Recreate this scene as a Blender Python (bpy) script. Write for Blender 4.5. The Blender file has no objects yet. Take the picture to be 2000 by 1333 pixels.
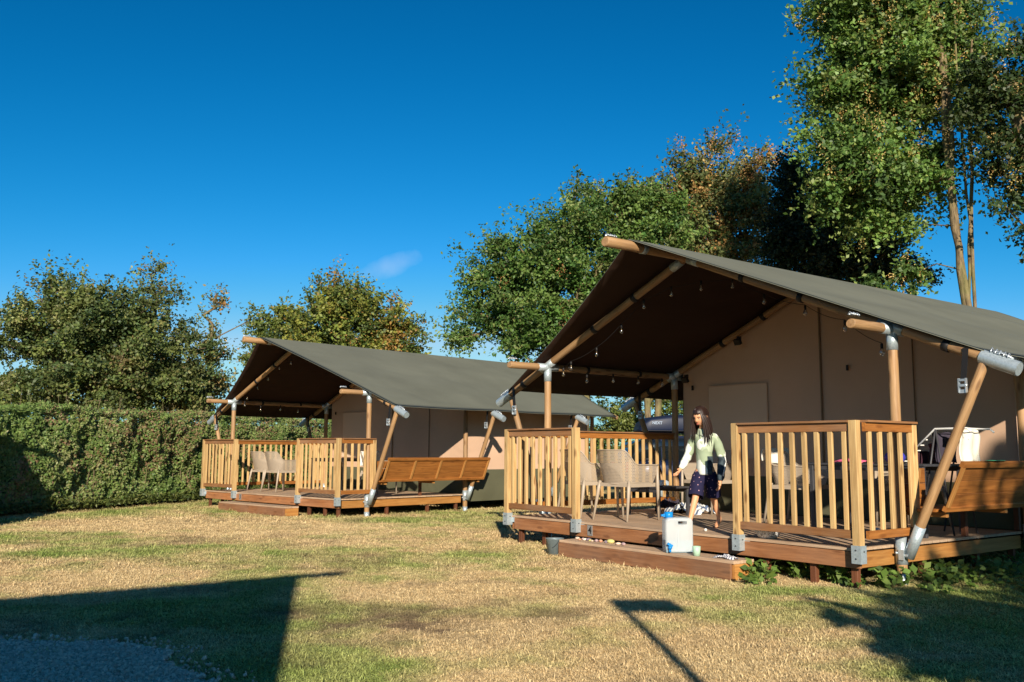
import bpy, bmesh, math, random
import numpy as np
from mathutils import Vector, Matrix, Euler, Quaternion
R = math.radians
rng = np.random.default_rng(7)
random.seed(7)
SC = bpy.context.scene
COL = SC.collection

# ---------------------------------------------------------------- camera
CAMZ = 1.15
cam_d = bpy.data.cameras.new("camera"); cam = bpy.data.objects.new("camera", cam_d); COL.objects.link(cam)
cam_d.sensor_width = 36.0; cam_d.lens = 32.14; cam_d.clip_start = 0.05; cam_d.clip_end = 3000
cam.matrix_world = Matrix.Translation((0, 0, CAMZ)) @ Matrix.Rotation(R(90) + 0.120, 4, 'X') @ Matrix.Rotation(0.005, 4, 'Z')
SC.camera = cam

# ---------------------------------------------------------------- sky, sun, exposure
SUN_AZ, SUN_EL = R(177.0), R(21.0)      # azimuth of the sun clockwise from +Y
W_ = bpy.data.worlds.new("World"); SC.world = W_; W_.use_nodes = True
nt = W_.node_tree; nt.nodes.clear()
out = nt.nodes.new("ShaderNodeOutputWorld"); bg = nt.nodes.new("ShaderNodeBackground")
sky = nt.nodes.new("ShaderNodeTexSky"); sky.sky_type = 'NISHITA'; sky.sun_disc = False
sky.sun_elevation = SUN_EL; sky.sun_rotation = SUN_AZ; sky.altitude = 0; sky.air_density = 1.0; sky.dust_density = 0.3; sky.ozone_density = 1.5
hs = nt.nodes.new("ShaderNodeHueSaturation"); hs.inputs['Saturation'].default_value = 1.0; hs.inputs['Value'].default_value = 1.0; hs.inputs['Hue'].default_value = 0.5
cl_ = nt.nodes.new("ShaderNodeVectorMath"); cl_.operation = 'MINIMUM'; cl_.inputs[1].default_value = (5.4, 8.3, 7.3); nt.links.new(sky.outputs[0], cl_.inputs[0])
# film-like response of the deep blue: steeper for red, so the sky is pure blue away from the sun and pale towards it
sx = nt.nodes.new("ShaderNodeSeparateXYZ"); nt.links.new(cl_.outputs[0], sx.inputs[0]); ml = nt.nodes.new("ShaderNodeCombineXYZ")
for i_, (e_, k_) in enumerate(((4.5, .0020), (1.4, .42), (1.4, .60))):
    pw_ = nt.nodes.new("ShaderNodeMath"); pw_.operation = 'POWER'; nt.links.new(sx.outputs[i_], pw_.inputs[0]); pw_.inputs[1].default_value = e_
    mu_ = nt.nodes.new("ShaderNodeMath"); mu_.operation = 'MULTIPLY'; nt.links.new(pw_.outputs[0], mu_.inputs[0]); mu_.inputs[1].default_value = k_; nt.links.new(mu_.outputs[0], ml.inputs[i_])
nt.links.new(ml.outputs[0], hs.inputs['Color'])
# one thin wisp of cloud low in the sky
tc = nt.nodes.new("ShaderNodeTexCoord")
cd = Vector(((765 - 1000) / 1786, 1.0, math.tan(0.12 + math.atan((666.5 - 520) / 1786)))).normalized()
def vm(op, a, b=None):
    n = nt.nodes.new("ShaderNodeVectorMath"); n.operation = op
    for i, v in enumerate((a, b)):
        if v is None: continue
        if isinstance(v, (tuple, list, Vector)): n.inputs[i].default_value = tuple(v)
        else: nt.links.new(v, n.inputs[i])
    return n
def mt(op, a, b=None, c=None, clamp=False):
    n = nt.nodes.new("ShaderNodeMath"); n.operation = op; n.use_clamp = clamp
    for i, v in enumerate((a, b, c)):
        if v is None: continue
        if isinstance(v, (int, float)): n.inputs[i].default_value = v
        else: nt.links.new(v, n.inputs[i])
    return n.outputs[0]
right = Vector((1, 0, 0.35)).normalized(); upv = Vector((0, 0, 1)) - cd * cd.z; upv.normalize()
upv = (upv - right * upv.dot(right)).normalized()
d0 = vm('SUBTRACT', tc.outputs['Generated'], cd).outputs[0]
ns = nt.nodes.new("ShaderNodeTexNoise"); ns.inputs['Scale'].default_value = 22; ns.inputs['Detail'].default_value = 5
nt.links.new(tc.outputs['Generated'], ns.inputs['Vector'])
a_ = vm('DOT_PRODUCT', d0, right).outputs['Value']; b_ = vm('DOT_PRODUCT', d0, upv).outputs['Value']
a_ = mt('DIVIDE', a_, 0.040); b_ = mt('DIVIDE', b_, 0.014)
rr = mt('ADD', mt('MULTIPLY', a_, a_), mt('MULTIPLY', b_, b_))
rr = mt('ADD', rr, mt('MULTIPLY', mt('SUBTRACT', ns.outputs[0], 0.5), 2.6))
cl = mt('MULTIPLY', mt('SUBTRACT', 1.0, rr, None, True), 0.19)
cl = mt('MULTIPLY', cl, mt('GREATER_THAN', vm('DOT_PRODUCT', tc.outputs['Generated'], cd).outputs['Value'], 0.9))
mx = nt.nodes.new("ShaderNodeMix"); mx.data_type = 'RGBA'
nt.links.new(cl, mx.inputs[0]); nt.links.new(hs.outputs[0], mx.inputs[6]); mx.inputs[7].default_value = (9.0, 9.6, 11.0, 1)
nt.links.new(mx.outputs[2], bg.inputs[0]); bg.inputs[1].default_value = 0.064
nt.links.new(bg.outputs[0], out.inputs[0])
sun_d = bpy.data.lights.new("sun", 'SUN'); sun_d.energy = 5.0; sun_d.angle = R(0.6); sun_d.color = (1.0, 0.88, 0.72)
sun = bpy.data.objects.new("sun", sun_d); COL.objects.link(sun)
sdir = Vector((math.sin(SUN_AZ) * math.cos(SUN_EL), math.cos(SUN_AZ) * math.cos(SUN_EL), math.sin(SUN_EL)))
sun.rotation_euler = sdir.to_track_quat('Z', 'Y').to_euler(); sun.location = (0, -5, 12)
SC.view_settings.view_transform = 'Standard'; SC.view_settings.look = 'None'; SC.view_settings.exposure = 0.55; SC.view_settings.gamma = 1.0
SC.view_settings.use_curve_mapping = False
SC.cycles.max_bounces = 6; SC.cycles.transparent_max_bounces = 16

# ---------------------------------------------------------------- helpers
def tag(o, label=None, cat=None, group=None, kind=None):
    if label: o['label'] = label
    if cat: o['category'] = cat
    if group: o['group'] = group
    if kind: o['kind'] = kind
    return o
def link(name, me, parent=None, mats=None, M=None):
    o = bpy.data.objects.new(name, me); COL.objects.link(o)
    if mats is not None and me is not None and len(me.materials) == 0:
        for m in (mats if isinstance(mats, (list, tuple)) else [mats]): me.materials.append(m)
    if parent is not None: o.parent = parent
    if M is not None: o.matrix_local = M
    return o
def empty(name, loc=(0, 0, 0), rz=0, parent=None):
    o = bpy.data.objects.new(name, None); COL.objects.link(o); o.empty_display_size = 0.2
    if parent: o.parent = parent
    o.location = loc; o.rotation_euler = (0, 0, rz); return o
def smooth(me, on=True):
    me.polygons.foreach_set('use_smooth', [on] * len(me.polygons)); me.update(); return me
def pydata(name, v, f, sm=False):
    me = bpy.data.meshes.new(name); me.from_pydata([tuple(x) for x in v], [], f); me.update()
    if sm: smooth(me)
    return me
_cache = {}
def board_mesh(L, Wd, T, ch=0.003, mat=None):
    """box, X is the length, centred, with chamfered long edges"""
    key = ('b', round(L, 3), round(Wd, 3), round(T, 3), mat.name if mat else '')
    if key in _cache: return _cache[key]
    a, b, c = L / 2, Wd / 2, T / 2; ch = min(ch, b * .4, c * .4)
    prof = [(-b + ch, -c), (b - ch, -c), (b, -c + ch), (b, c - ch), (b - ch, c), (-b + ch, c), (-b, c - ch), (-b, -c + ch)]
    v = [(-a, y, z) for y, z in prof] + [(a, y, z) for y, z in prof]
    f = [(i, (i + 1) % 8, 8 + (i + 1) % 8, 8 + i) for i in range(8)] + [tuple(range(7, -1, -1)), tuple(range(8, 16))]
    me = pydata('board', v, f)
    if mat: me.materials.append(mat)
    _cache[key] = me; return me
def frameM(p0, p1, up=(0, 0, 1)):
    p0, p1 = Vector(p0), Vector(p1); x = (p1 - p0).normalized(); up = Vector(up)
    if abs(x.dot(up)) > .999: up = Vector((0, 1, 0))
    z = (up - x * up.dot(x)).normalized(); y = z.cross(x)
    M = Matrix((x, y, z)).transposed().to_4x4(); M.translation = (p0 + p1) / 2; return M, (p1 - p0).length
def board(name, p0, p1, Wd, T, mat, parent=None, up=(0, 0, 1)):
    M, L = frameM(p0, p1, up); return link(name, board_mesh(L, Wd, T, mat=mat), parent, None, M)
def tube_data(pts, rad, n=10, cap=True):
    """verts/faces of a tube along points; rad scalar or list"""
    P = [Vector(p) for p in pts]; v, f = [], []
    ref = Vector((0, 0, 1)) if abs((P[1] - P[0]).normalized().z) < .9 else Vector((0, 1, 0))
    for i, p in enumerate(P):
        t = (P[min(i + 1, len(P) - 1)] - P[max(i - 1, 0)]).normalized()
        u = (ref - t * ref.dot(t)).normalized(); w = t.cross(u); ref = u
        r = rad[i] if isinstance(rad, (list, tuple)) else rad
        for k in range(n):
            a = 2 * math.pi * k / n; v.append(p + u * math.cos(a) * r + w * math.sin(a) * r)
    for i in range(len(P) - 1):
        for k in range(n): f.append((i * n + k, i * n + (k + 1) % n, (i + 1) * n + (k + 1) % n, (i + 1) * n + k))
    if cap: f.append(tuple(range(n - 1, -1, -1))); f.append(tuple((len(P) - 1) * n + k for k in range(n)))
    return v, f
def smooth_sides(me):
    for p in me.polygons: p.use_smooth = len(p.vertices) == 4
    return me
def tube(name, pts, rad, mat, parent=None, n=10, cap=True):
    v, f = tube_data(pts, rad, n, cap); return link(name, smooth_sides(pydata(name, v, f)), parent, mat)
def pole(name, p0, p1, r, mat, parent=None, n=12, seed=0, r1=None):
    """a turned log along local X: slight swellings, worn ends"""
    M, L = frameM(p0, p1); rs = random.Random(seed + int(L * 1000)); r1 = r if r1 is None else r1; k = max(4, int(L / .35))
    pts, rad = [(-L / 2, 0, 0)], [r * .86]
    for i in range(k + 1):
        t = i / k; pts.append((-L / 2 + .012 + (L - .024) * t, rs.uniform(-.002, .002), rs.uniform(-.002, .002))); rad.append((r + (r1 - r) * t) * rs.uniform(.975, 1.02))
    pts.append((L / 2, 0, 0)); rad.append(r1 * .86)
    v, f = tube_data(pts, rad, n); return link(name, smooth_sides(pydata(name, v, f)), parent, mat, M)
class MB:
    """collects shapes into one mesh"""
    def __init__(s): s.v, s.f, s.m, s.s = [], [], [], []
    def add(s, v, f, m=0, sm=False):
        o = len(s.v); s.v += [tuple(x) for x in v]; s.f += [tuple(i + o for i in q) for q in f]; s.m += [m] * len(f); s.s += [sm] * len(f); return s
    def box(s, c, d, m=0, M=None):
        a, b, h = d[0] / 2, d[1] / 2, d[2] / 2
        v = [Vector((x * a, y * b, z * h)) for x in (-1, 1) for y in (-1, 1) for z in (-1, 1)]
        if M is not None: v = [M @ q for q in v]
        v = [q + Vector(c) for q in v]
        return s.add(v, [(0, 1, 3, 2), (4, 6, 7, 5), (0, 4, 5, 1), (2, 3, 7, 6), (0, 2, 6, 4), (1, 5, 7, 3)], m)
    def tube(s, pts, rad, n=8, m=0, cap=True):
        v, f = tube_data(pts, rad, n, cap); return s.add(v, f, m, True)
    def ball(s, c, r, m=0, nu=10, nv=7):
        c = Vector(c); r = Vector(r if isinstance(r, (tuple, list)) else (r, r, r)); v = [c + Vector((0, 0, -r.z))]
        for j in range(1, nv):
            th = -math.pi / 2 + math.pi * j / nv
            for i in range(nu): ph = 2 * math.pi * i / nu; v.append(c + Vector((r.x * math.cos(th) * math.cos(ph), r.y * math.cos(th) * math.sin(ph), r.z * math.sin(th))))
        v.append(c + Vector((0, 0, r.z))); f = []
        for i in range(nu): f.append((0, 1 + (i + 1) % nu, 1 + i)); f.append((len(v) - 1, 1 + (nv - 2) * nu + i, 1 + (nv - 2) * nu + (i + 1) % nu))
        for j in range(nv - 2):
            for i in range(nu): a = 1 + j * nu + i; b = 1 + j * nu + (i + 1) % nu; f.append((a, b, b + nu, a + nu))
        return s.add(v, f, m, True)
    def lathe(s, prof, c=(0, 0, 0), n=20, m=0, M=None):
        v, f = [], []
        for r, z in prof:
            for k in range(n):
                a = 2 * math.pi * k / n; q = Vector((r * math.cos(a), r * math.sin(a), z)); v.append((M @ q if M is not None else q) + Vector(c))
        for j in range(len(prof) - 1):
            for k in range(n): f.append((j * n + k, j * n + (k + 1) % n, (j + 1) * n + (k + 1) % n, (j + 1) * n + k))
        return s.add(v, f, m, True)
    def mesh(s, name):
        me = pydata(name, s.v, s.f); me.polygons.foreach_set('material_index', s.m); me.polygons.foreach_set('use_smooth', s.s); me.update(); return me
    def build(s, name, mats, parent=None, M=None): return link(name, s.mesh(name), parent, mats, M)
def rounded(o, w=0.01, seg=2):
    b = o.modifiers.new('bevel', 'BEVEL'); b.width = w; b.segments = seg; b.limit_method = 'ANGLE'; return o
def set_col(me, cols, name='col'):
    at = me.attributes.new(name, 'FLOAT_COLOR', 'POINT'); c = np.ones((len(me.vertices), 4), np.float32); c[:, :3] = cols
    at.data.foreach_set('color', c.ravel())
def quads_mesh(name, V, cols=None, nper=4):
    """V (n,4,3) array of quads"""
    n = V.shape[0]; me = bpy.data.meshes.new(name); me.vertices.add(n * nper); me.vertices.foreach_set('co', V.reshape(-1).astype(np.float32))
    me.loops.add(n * nper); me.loops.foreach_set('vertex_index', np.arange(n * nper, dtype=np.int32))
    me.polygons.add(n); me.polygons.foreach_set('loop_start', np.arange(0, n * nper, nper, dtype=np.int32)); me.polygons.foreach_set('loop_total', np.full(n, nper, dtype=np.int32))
    me.update(calc_edges=True)
    if cols is not None: set_col(me, np.repeat(cols, nper, axis=0))
    return me

# ---------------------------------------------------------------- materials
def srgb(r, g, b):
    f = lambda c: (c / 255 / 12.92) if c / 255 <= .04045 else ((c / 255 + .055) / 1.055) ** 2.4
    return (f(r), f(g), f(b), 1)
class NT:
    def __init__(s, name, rough=.6, metal=0, spec=.4):
        s.m = bpy.data.materials.new(name); s.m.use_nodes = True; s.t = s.m.node_tree; s.t.nodes.clear()
        s.out = s.n('OutputMaterial'); s.p = s.n('BsdfPrincipled'); s.l(s.p.outputs[0], s.out.inputs[0])
        s.p.inputs['Roughness'].default_value = rough; s.p.inputs['Metallic'].default_value = metal; s.p.inputs['Specular IOR Level'].default_value = spec
    def n(s, t, **k):
        q = s.t.nodes.new('ShaderNode' + t)
        for a, b in k.items(): setattr(q, a, b)
        return q
    def l(s, a, b): s.t.links.new(a, b)
    def set(s, q, i, v):
        if v is None: return
        if hasattr(v, 'is_output'): s.l(v, q.inputs[i])
        else: q.inputs[i].default_value = v
    def coord(s, kind='Object', scale=(1, 1, 1), rnd=True):
        c = s.n('TexCoord').outputs[kind]
        if rnd:
            oi = s.n('ObjectInfo'); a = s.n('VectorMath', operation='ADD'); sc = s.n('VectorMath', operation='SCALE'); cb = s.n('CombineXYZ')
            for i in range(3): s.l(oi.outputs['Random'], cb.inputs[i])
            s.l(cb.outputs[0], sc.inputs[0]); sc.inputs['Scale'].default_value = 37.0
            s.l(c, a.inputs[0]); s.l(sc.outputs[0], a.inputs[1]); c = a.outputs[0]
        mp = s.n('Mapping'); s.l(c, mp.inputs[0]); mp.inputs['Scale'].default_value = scale; return mp.outputs[0]
    def noise(s, vec, scale, detail=4, rough=.55, dist=0):
        q = s.n('TexNoise'); s.set(q, 'Vector', vec); q.inputs['Scale'].default_value = scale; q.inputs['Detail'].default_value = detail
        q.inputs['Roughness'].default_value = rough; q.inputs['Distortion'].default_value = dist; return q.outputs[0]
    def ramp(s, f, stops):
        q = s.n('ValToRGB'); s.l(f, q.inputs[0]); e = q.color_ramp.elements
        while len(e) < len(stops): e.new(.5)
        for i, (p, c) in enumerate(stops): e[i].position = p; e[i].color = c if len(c) == 4 else (*c, 1)
        return q.outputs[0]
    def mix(s, f, a, b, mode='MIX'):
        q = s.n('Mix', data_type='RGBA', blend_type=mode); s.set(q, 0, f); s.set(q, 6, a); s.set(q, 7, b); return q.outputs[2]
    def math(s, op, a, b=None, clamp=False):
        q = s.n('Math', operation=op, use_clamp=clamp); s.set(q, 0, a); s.set(q, 1, b); return q.outputs[0]
    def bump(s, h, strength=.3, dist=.01):
        q = s.n('Bump'); q.inputs['Strength'].default_value = strength; q.inputs['Distance'].default_value = dist; s.l(h, q.inputs['Height']); s.l(q.outputs[0], s.p.inputs['Normal'])
    def base(s, c): s.set(s.p, 'Base Color', c)
def bw(x): return (x, x, x, 1)
def wood(name, c1, c2, knot=.5, rough=.62, grey=0.0):
    t = NT(name, rough); v = t.coord(scale=(1, 1, 1))
    st = t.n('Mapping'); t.l(v, st.inputs[0]); st.inputs['Scale'].default_value = (1.1, 16, 16)
    g = t.noise(st.outputs[0], 2.2, 5, .6, .4); fine = t.n('Mapping'); t.l(v, fine.inputs[0]); fine.inputs['Scale'].default_value = (3, 90, 90)
    g2 = t.noise(fine.outputs[0], 1.5, 2); big = t.noise(v, 1.3, 2)
    col = t.mix(t.ramp(g, [(.3, bw(0)), (.7, bw(1))]), c1, c2)
    col = t.mix(t.ramp(g2, [(.35, bw(.72)), (.65, bw(1.12))]), col, col) if False else t.mix(1.0, col, t.ramp(g2, [(.3, bw(.78)), (.7, bw(1.0))]), 'MULTIPLY')
    col = t.mix(1.0, col, t.ramp(big, [(.3, bw(.8)), (.7, bw(1.0))]), 'MULTIPLY')
    km = t.n('Mapping'); t.l(v, km.inputs[0]); km.inputs['Scale'].default_value = (3.2, 11, 11)
    vo = t.n('TexVoronoi'); t.l(km.outputs[0], vo.inputs['Vector']); vo.inputs['Scale'].default_value = 1.0
    k = t.ramp(vo.outputs['Distance'], [(.0, bw(1)), (.12, bw(.85)), (.24, bw(0))])
    col = t.mix(t.math('MULTIPLY', k, knot), col, (c1[0] * .33, c1[1] * .25, c1[2] * .2, 1))
    oi = t.n('ObjectInfo'); r = t.ramp(oi.outputs['Random'], [(0, bw(.82)), (1, bw(1.08))])
    col = t.mix(1.0, col, r, 'MULTIPLY')
    if grey > 0: col = t.mix(t.math('MULTIPLY', t.ramp(t.noise(v, 3.0, 5), [(.35, bw(0)), (.7, bw(1))]), grey), col, srgb(150, 135, 120))
    t.base(col); t.bump(g2, .25, .004); return t.m
M = {}
M['pine'] = wood('pale_pine', srgb(200, 158, 102), srgb(232, 198, 138), .9)
M['rail'] = wood('brown_rail_wood', srgb(140, 92, 52), srgb(172, 122, 76), .5, grey=.25)
M['fascia'] = wood('reddish_brown_wood', srgb(154, 98, 58), srgb(198, 136, 88), .6, grey=.12)
M['step'] = wood('dull_brown_wood', srgb(134, 88, 58), srgb(168, 118, 80), .5, grey=.2)
M['deck'] = wood('worn_deck_wood', srgb(196, 160, 126), srgb(222, 192, 160), .3, grey=.4)
M['side'] = wood('golden_side_board', srgb(170, 112, 52), srgb(200, 146, 80), .4)
M['log'] = wood('honey_log', srgb(158, 118, 76), srgb(198, 158, 110), .7, .55, grey=.15)
M['foot'] = wood('dark_leg_wood', srgb(96, 56, 36), srgb(128, 80, 52), .4)
M['panel'] = wood('amber_panel_wood', srgb(142, 86, 34), srgb(184, 120, 56), .45)
def galv():
    t = NT('galvanised_steel', .45, .45, .5); v = t.coord(); n = t.noise(v, 60, 3); vo = t.n('TexVoronoi'); t.l(v, vo.inputs['Vector']); vo.inputs['Scale'].default_value = 70
    t.base(t.mix(.5, t.ramp(n, [(.3, srgb(158, 172, 178)), (.7, srgb(186, 200, 206))]), t.ramp(vo.outputs['Color'], [(0, srgb(162, 176, 182)), (1, srgb(192, 204, 210))])))
    t.set(t.p, 'Roughness', t.ramp(n, [(.3, bw(.3)), (.7, bw(.5))])); return t.m
M['galv'] = galv()
def plain(name, c, rough=.6, metal=0, var=.12, scale=8, bump=0, spec=.4):
    t = NT(name, rough, metal, spec); v = t.coord(); n = t.noise(v, scale, 4)
    t.base(t.mix(t.ramp(n, [(.3, bw(0)), (.7, bw(1))]), tuple(x * (1 - var) for x in c[:3]) + (1,), tuple(min(1, x * (1 + var)) for x in c[:3]) + (1,)))
    if bump: t.bump(t.noise(v, scale * 12, 2), bump, .002)
    return t.m
M['chrome'] = plain('bright_steel', srgb(186, 194, 200), .34, .6)
M['black'] = plain('black_strap', srgb(28, 27, 28), .6)
M['bolt'] = plain('bolt_steel', srgb(90, 92, 95), .35, .9)
def canvas(name, c, var, wr=.12, seam=False, rough=.85):
    t = NT(name, rough, 0, .15); v = t.coord(rnd=False); n = t.noise(v, .9, 3); wv = t.n('Mapping'); t.l(v, wv.inputs[0]); wv.inputs['Scale'].default_value = (1, .5, 1)
    w = t.noise(wv.outputs[0], 1.6, 2, .4, .6); fine = t.noise(v, 260, 2)
    col = t.mix(t.ramp(n, [(.3, bw(0)), (.7, bw(1))]), tuple(x * (1 - var) for x in c[:3]) + (1,), tuple(x * (1 + var) for x in c[:3]) + (1,))
    col = t.mix(1.0, col, t.ramp(fine, [(.3, bw(.9)), (.7, bw(1.0))]), 'MULTIPLY'); t.base(col)
    t.bump(t.math('ADD', w, t.math('MULTIPLY', fine, .01)), wr, .12); return t.m
M['roof'] = canvas('grey_green_roof_canvas', srgb(108, 110, 98), .10, .22)
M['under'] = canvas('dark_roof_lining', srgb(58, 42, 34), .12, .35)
M['wall'] = canvas('beige_tent_canvas', srgb(204, 171, 144), .06, .3)
M['flap'] = canvas('pale_window_flap', srgb(214, 188, 162), .03, .12)
M['skirt'] = canvas('olive_skirt_canvas', srgb(92, 92, 72), .1, .35)
M['seam'] = plain('canvas_seam', srgb(120, 98, 74), .8)
def net():
    t = NT('taupe_perforated_plastic', .45, 0, .4); uv = t.n('TexCoord').outputs['UV']
    sp = t.n('SeparateXYZ'); t.l(uv, sp.inputs[0]); s = 58.0
    fx = t.math('FRACT', t.math('MULTIPLY', sp.outputs[0], s)); ry = t.math('MULTIPLY', sp.outputs[1], s)
    fx = t.math('FRACT', t.math('ADD', t.math('MULTIPLY', sp.outputs[0], s), t.math('MULTIPLY', t.math('FLOOR', ry), .5))); fy = t.math('FRACT', ry)
    dx = t.math('SUBTRACT', fx, .5); dy = t.math('SUBTRACT', fy, .5)
    d = t.math('ADD', t.math('MULTIPLY', dx, dx), t.math('MULTIPLY', dy, dy)); hole = t.math('LESS_THAN', d, .055)
    t.base(srgb(166, 152, 134)); tr = t.n('BsdfTransparent'); mxs = t.n('MixShader'); t.l(hole, mxs.inputs[0]); t.l(t.p.outputs[0], mxs.inputs[1]); t.l(tr.outputs[0], mxs.inputs[2]); t.l(mxs.outputs[0], t.out.inputs[0])
    return t.m
M['net'] = net(); M['taupe'] = plain('taupe_plastic', srgb(166, 152, 134), .42, 0, .05, 5)
def leafmat(name, trans=.3, rough=.5):
    t = NT(name, rough, 0, .35); a = t.n('Attribute', attribute_name='col'); t.base(a.outputs['Color'])
    tl = t.n('BsdfTranslucent'); t.l(t.mix(1.0, a.outputs['Color'], (1.25, 1.15, .5, 1), 'MULTIPLY'), tl.inputs[0]); mxs = t.n('MixShader'); mxs.inputs[0].default_value = trans
    t.l(t.p.outputs[0], mxs.inputs[1]); t.l(tl.outputs[0], mxs.inputs[2]); t.l(mxs.outputs[0], t.out.inputs[0]); return t.m
M['leaf'] = leafmat('leaf_green')
def bark(name, c1, c2, moss=.3):
    t = NT(name, .85, 0, .2); v = t.coord('Object', (1, 1, 1)); mp = t.n('Mapping'); t.l(v, mp.inputs[0]); mp.inputs['Scale'].default_value = (9, 9, 2)
    n = t.noise(mp.outputs[0], 2, 6, .65); col = t.mix(t.ramp(n, [(.35, bw(0)), (.65, bw(1))]), c1, c2)
    col = t.mix(t.math('MULTIPLY', t.ramp(t.noise(v, 1.7, 3), [(.45, bw(0)), (.6, bw(1))]), moss), col, srgb(120, 125, 70)); t.base(col); t.bump(n, .6, .03); return t.m
M['bark'] = bark('grey_brown_bark', srgb(78, 66, 50), srgb(136, 120, 94))
M['bark_pale'] = bark('pale_mottled_bark', srgb(72, 62, 48), srgb(138, 120, 90), .35)
# ---------------------------------------------------------------- ground
_ng = {}
def vnoise(x, y, sc, seed):
    if seed not in _ng: _ng[seed] = np.random.default_rng(seed).random((128, 128))
    g = _ng[seed]; X, Y = np.asarray(x) / sc + 500.3, np.asarray(y) / sc + 500.7
    xi, yi = np.floor(X).astype(int), np.floor(Y).astype(int); fx, fy = X - xi, Y - yi; fx = fx * fx * (3 - 2 * fx); fy = fy * fy * (3 - 2 * fy)
    q = lambda a, b: g[a % 128, b % 128]
    return (q(xi, yi) * (1 - fx) + q(xi + 1, yi) * fx) * (1 - fy) + (q(xi, yi + 1) * (1 - fx) + q(xi + 1, yi + 1) * fx) * fy
def fbm(x, y, sc, seed, o=4):
    s = 0; a = 1; t = 0
    for i in range(o): s = s + a * vnoise(x, y, sc / 2 ** i, seed + i); t += a; a *= .55
    return s / t
HA = np.array([-9.05, 16.4]); HD = np.array([.285, .958])      # foot of the hedge: a point and its direction
def hedge_dist(x, y): return (x - HA[0]) * HD[1] - (y - HA[1]) * HD[0]   # >0 in front of the hedge
# patches of the lawn itself: x, y, rx, ry, rotation, greenness
PATCH = [(-4.9, 10.2, 1.1, .45, .1, .9), (-3.6, 10.9, .7, .22, .0, .7), (-1.9, 15.9, 2.2, .7, -.35, 1.0), (-.6, 14.4, 1.3, .9, -.4, .9), (-6.0, 12.6, 1.0, .5, 0, .6), (-2.0, 9.8, .5, .2, 0, .5), (-.3, 10.3, .5, .25, 0, .7),
         (-1.0, 5.2, .5, .8, 0, .9), (-2.2, 6.6, 1.3, .6, 0, .7), (-1.3, 4.9, .9, .8, 0, .8), (-3.4, 6.6, 1.2, .5, .2, .55), (2.2, 7.7, .9, .25, .1, .45), (3.2, 7.4, 1.6, .9, 0, .9), (3.2, 5.8, 1.8, 1.2, 0, .8), (.2, 9.1, .35, .15, 0, .8), (.4, 8.1, .3, .15, 0, .7),
         (-3.3, 15.0, 2.4, 1.1, -.2, -1.0), (-5.8, 15.2, 1.9, .9, .1, -.9), (-.7, 7.6, 1.3, .7, 0, -.8), (-.75, 6.2, .8, .7, 0, -.8), (.8, 10.2, 1.2, .8, -.4, -.8), (1.5, 5.6, .9, .6, .1, -.6), (.1, 5.9, .8, .5, .2, -.4), (-6.2, 9.3, 1.2, .7, .1, -.4)]
def greenness(x, y):
    g = (fbm(x, y, 1.6, 11) - .5) * 2.6 + (fbm(x, y, .28, 31, 3) - .5) * 1.6 + .04
    for px, py, rx, ry, ro, a in PATCH:
        c, s = math.cos(ro), math.sin(ro); u = ((x - px) * c + (y - py) * s) / rx; v = (-(x - px) * s + (y - py) * c) / ry
        g = g + a * .95 * np.exp(-(u * u + v * v))
    hd = hedge_dist(x, y); g = g + .9 * np.exp(-((hd - 1.0) / .8) ** 2)
    return np.clip(g * .5 + .42, 0, 1)
def soil(x, y):
    s = np.clip((fbm(x, y, .5, 61, 4) - .60) * 5, 0, 1) * .5
    s = s + 1.0 * np.exp(-(((x + .85) / .75) ** 2 + ((y - 6.35) / .75) ** 2)) * np.clip(fbm(x, y, .22, 71, 3) * 2.2 - .5, 0, 1)
    return np.clip(s, 0, .85)
STRAW = np.array([.75, .585, .31]); STRAW2 = np.array([.60, .43, .22]); GREEN = np.array([.22, .30, .065]); GREEN2 = np.array([.42, .42, .15]); SOIL = np.array([.17, .115, .075])
def lawn_col(x, y):
    g = greenness(x, y)[..., None]; k = fbm(x, y, .7, 91)[..., None]; st = STRAW * (1 - k) + STRAW2 * k
    k2 = np.clip(fbm(x, y, .4, 95)[..., None] * 1.6 - .3, 0, 1); gr = GREEN * (1 - k2) + GREEN2 * k2
    g = np.clip((g - .28) * 1.75, 0, 1); c = st * (1 - g) + gr * g; s = soil(x, y)[..., None]; return c * (1 - s) + SOIL * s
def in_gravel(x, y):
    e = 5.72 + (fbm(x, y, .5, 41) - .5) * .9 - np.clip(x + 2.35, 0, 9) * 1.15
    return (y < e) & (x < -1.35)
xs = np.concatenate([[-600, -200, -80, -40, -25, -18], np.arange(-14, 14.01, .14), [18, 25, 40, 80, 200, 600]])
ys = np.concatenate([[-600, -200, -60, -20, -8], np.arange(-2, 30.01, .14), [36, 50, 80, 200, 600]])
gx, gy = np.meshgrid(xs, ys); nx, ny = len(xs), len(ys)
def gzf(x, y):
    k = np.clip((np.asarray(y) - 12) / 5, 0, 1); return np.where((np.abs(x) < 13) & (np.asarray(y) > -1) & (np.asarray(y) < 28), (fbm(x, y, 1.3, 51) - .5) * .03, 0) - .055 * k * k * (3 - 2 * k)
gz = gzf(gx, gy)
V = np.stack([gx, gy, gz], -1).reshape(-1, 3)
idx = np.arange(nx * ny).reshape(ny, nx); F = np.stack([idx[:-1, :-1], idx[:-1, 1:], idx[1:, 1:], idx[1:, :-1]], -1).reshape(-1, 4)
gme = bpy.data.meshes.new('ground'); gme.vertices.add(len(V)); gme.vertices.foreach_set('co', V.ravel()); gme.loops.add(F.size); gme.loops.foreach_set('vertex_index', F.ravel().astype(np.int32))
gme.polygons.add(len(F)); gme.polygons.foreach_set('loop_start', np.arange(0, F.size, 4, dtype=np.int32)); gme.polygons.foreach_set('loop_total', np.full(len(F), 4, dtype=np.int32)); gme.update(calc_edges=True); smooth(gme)
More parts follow.
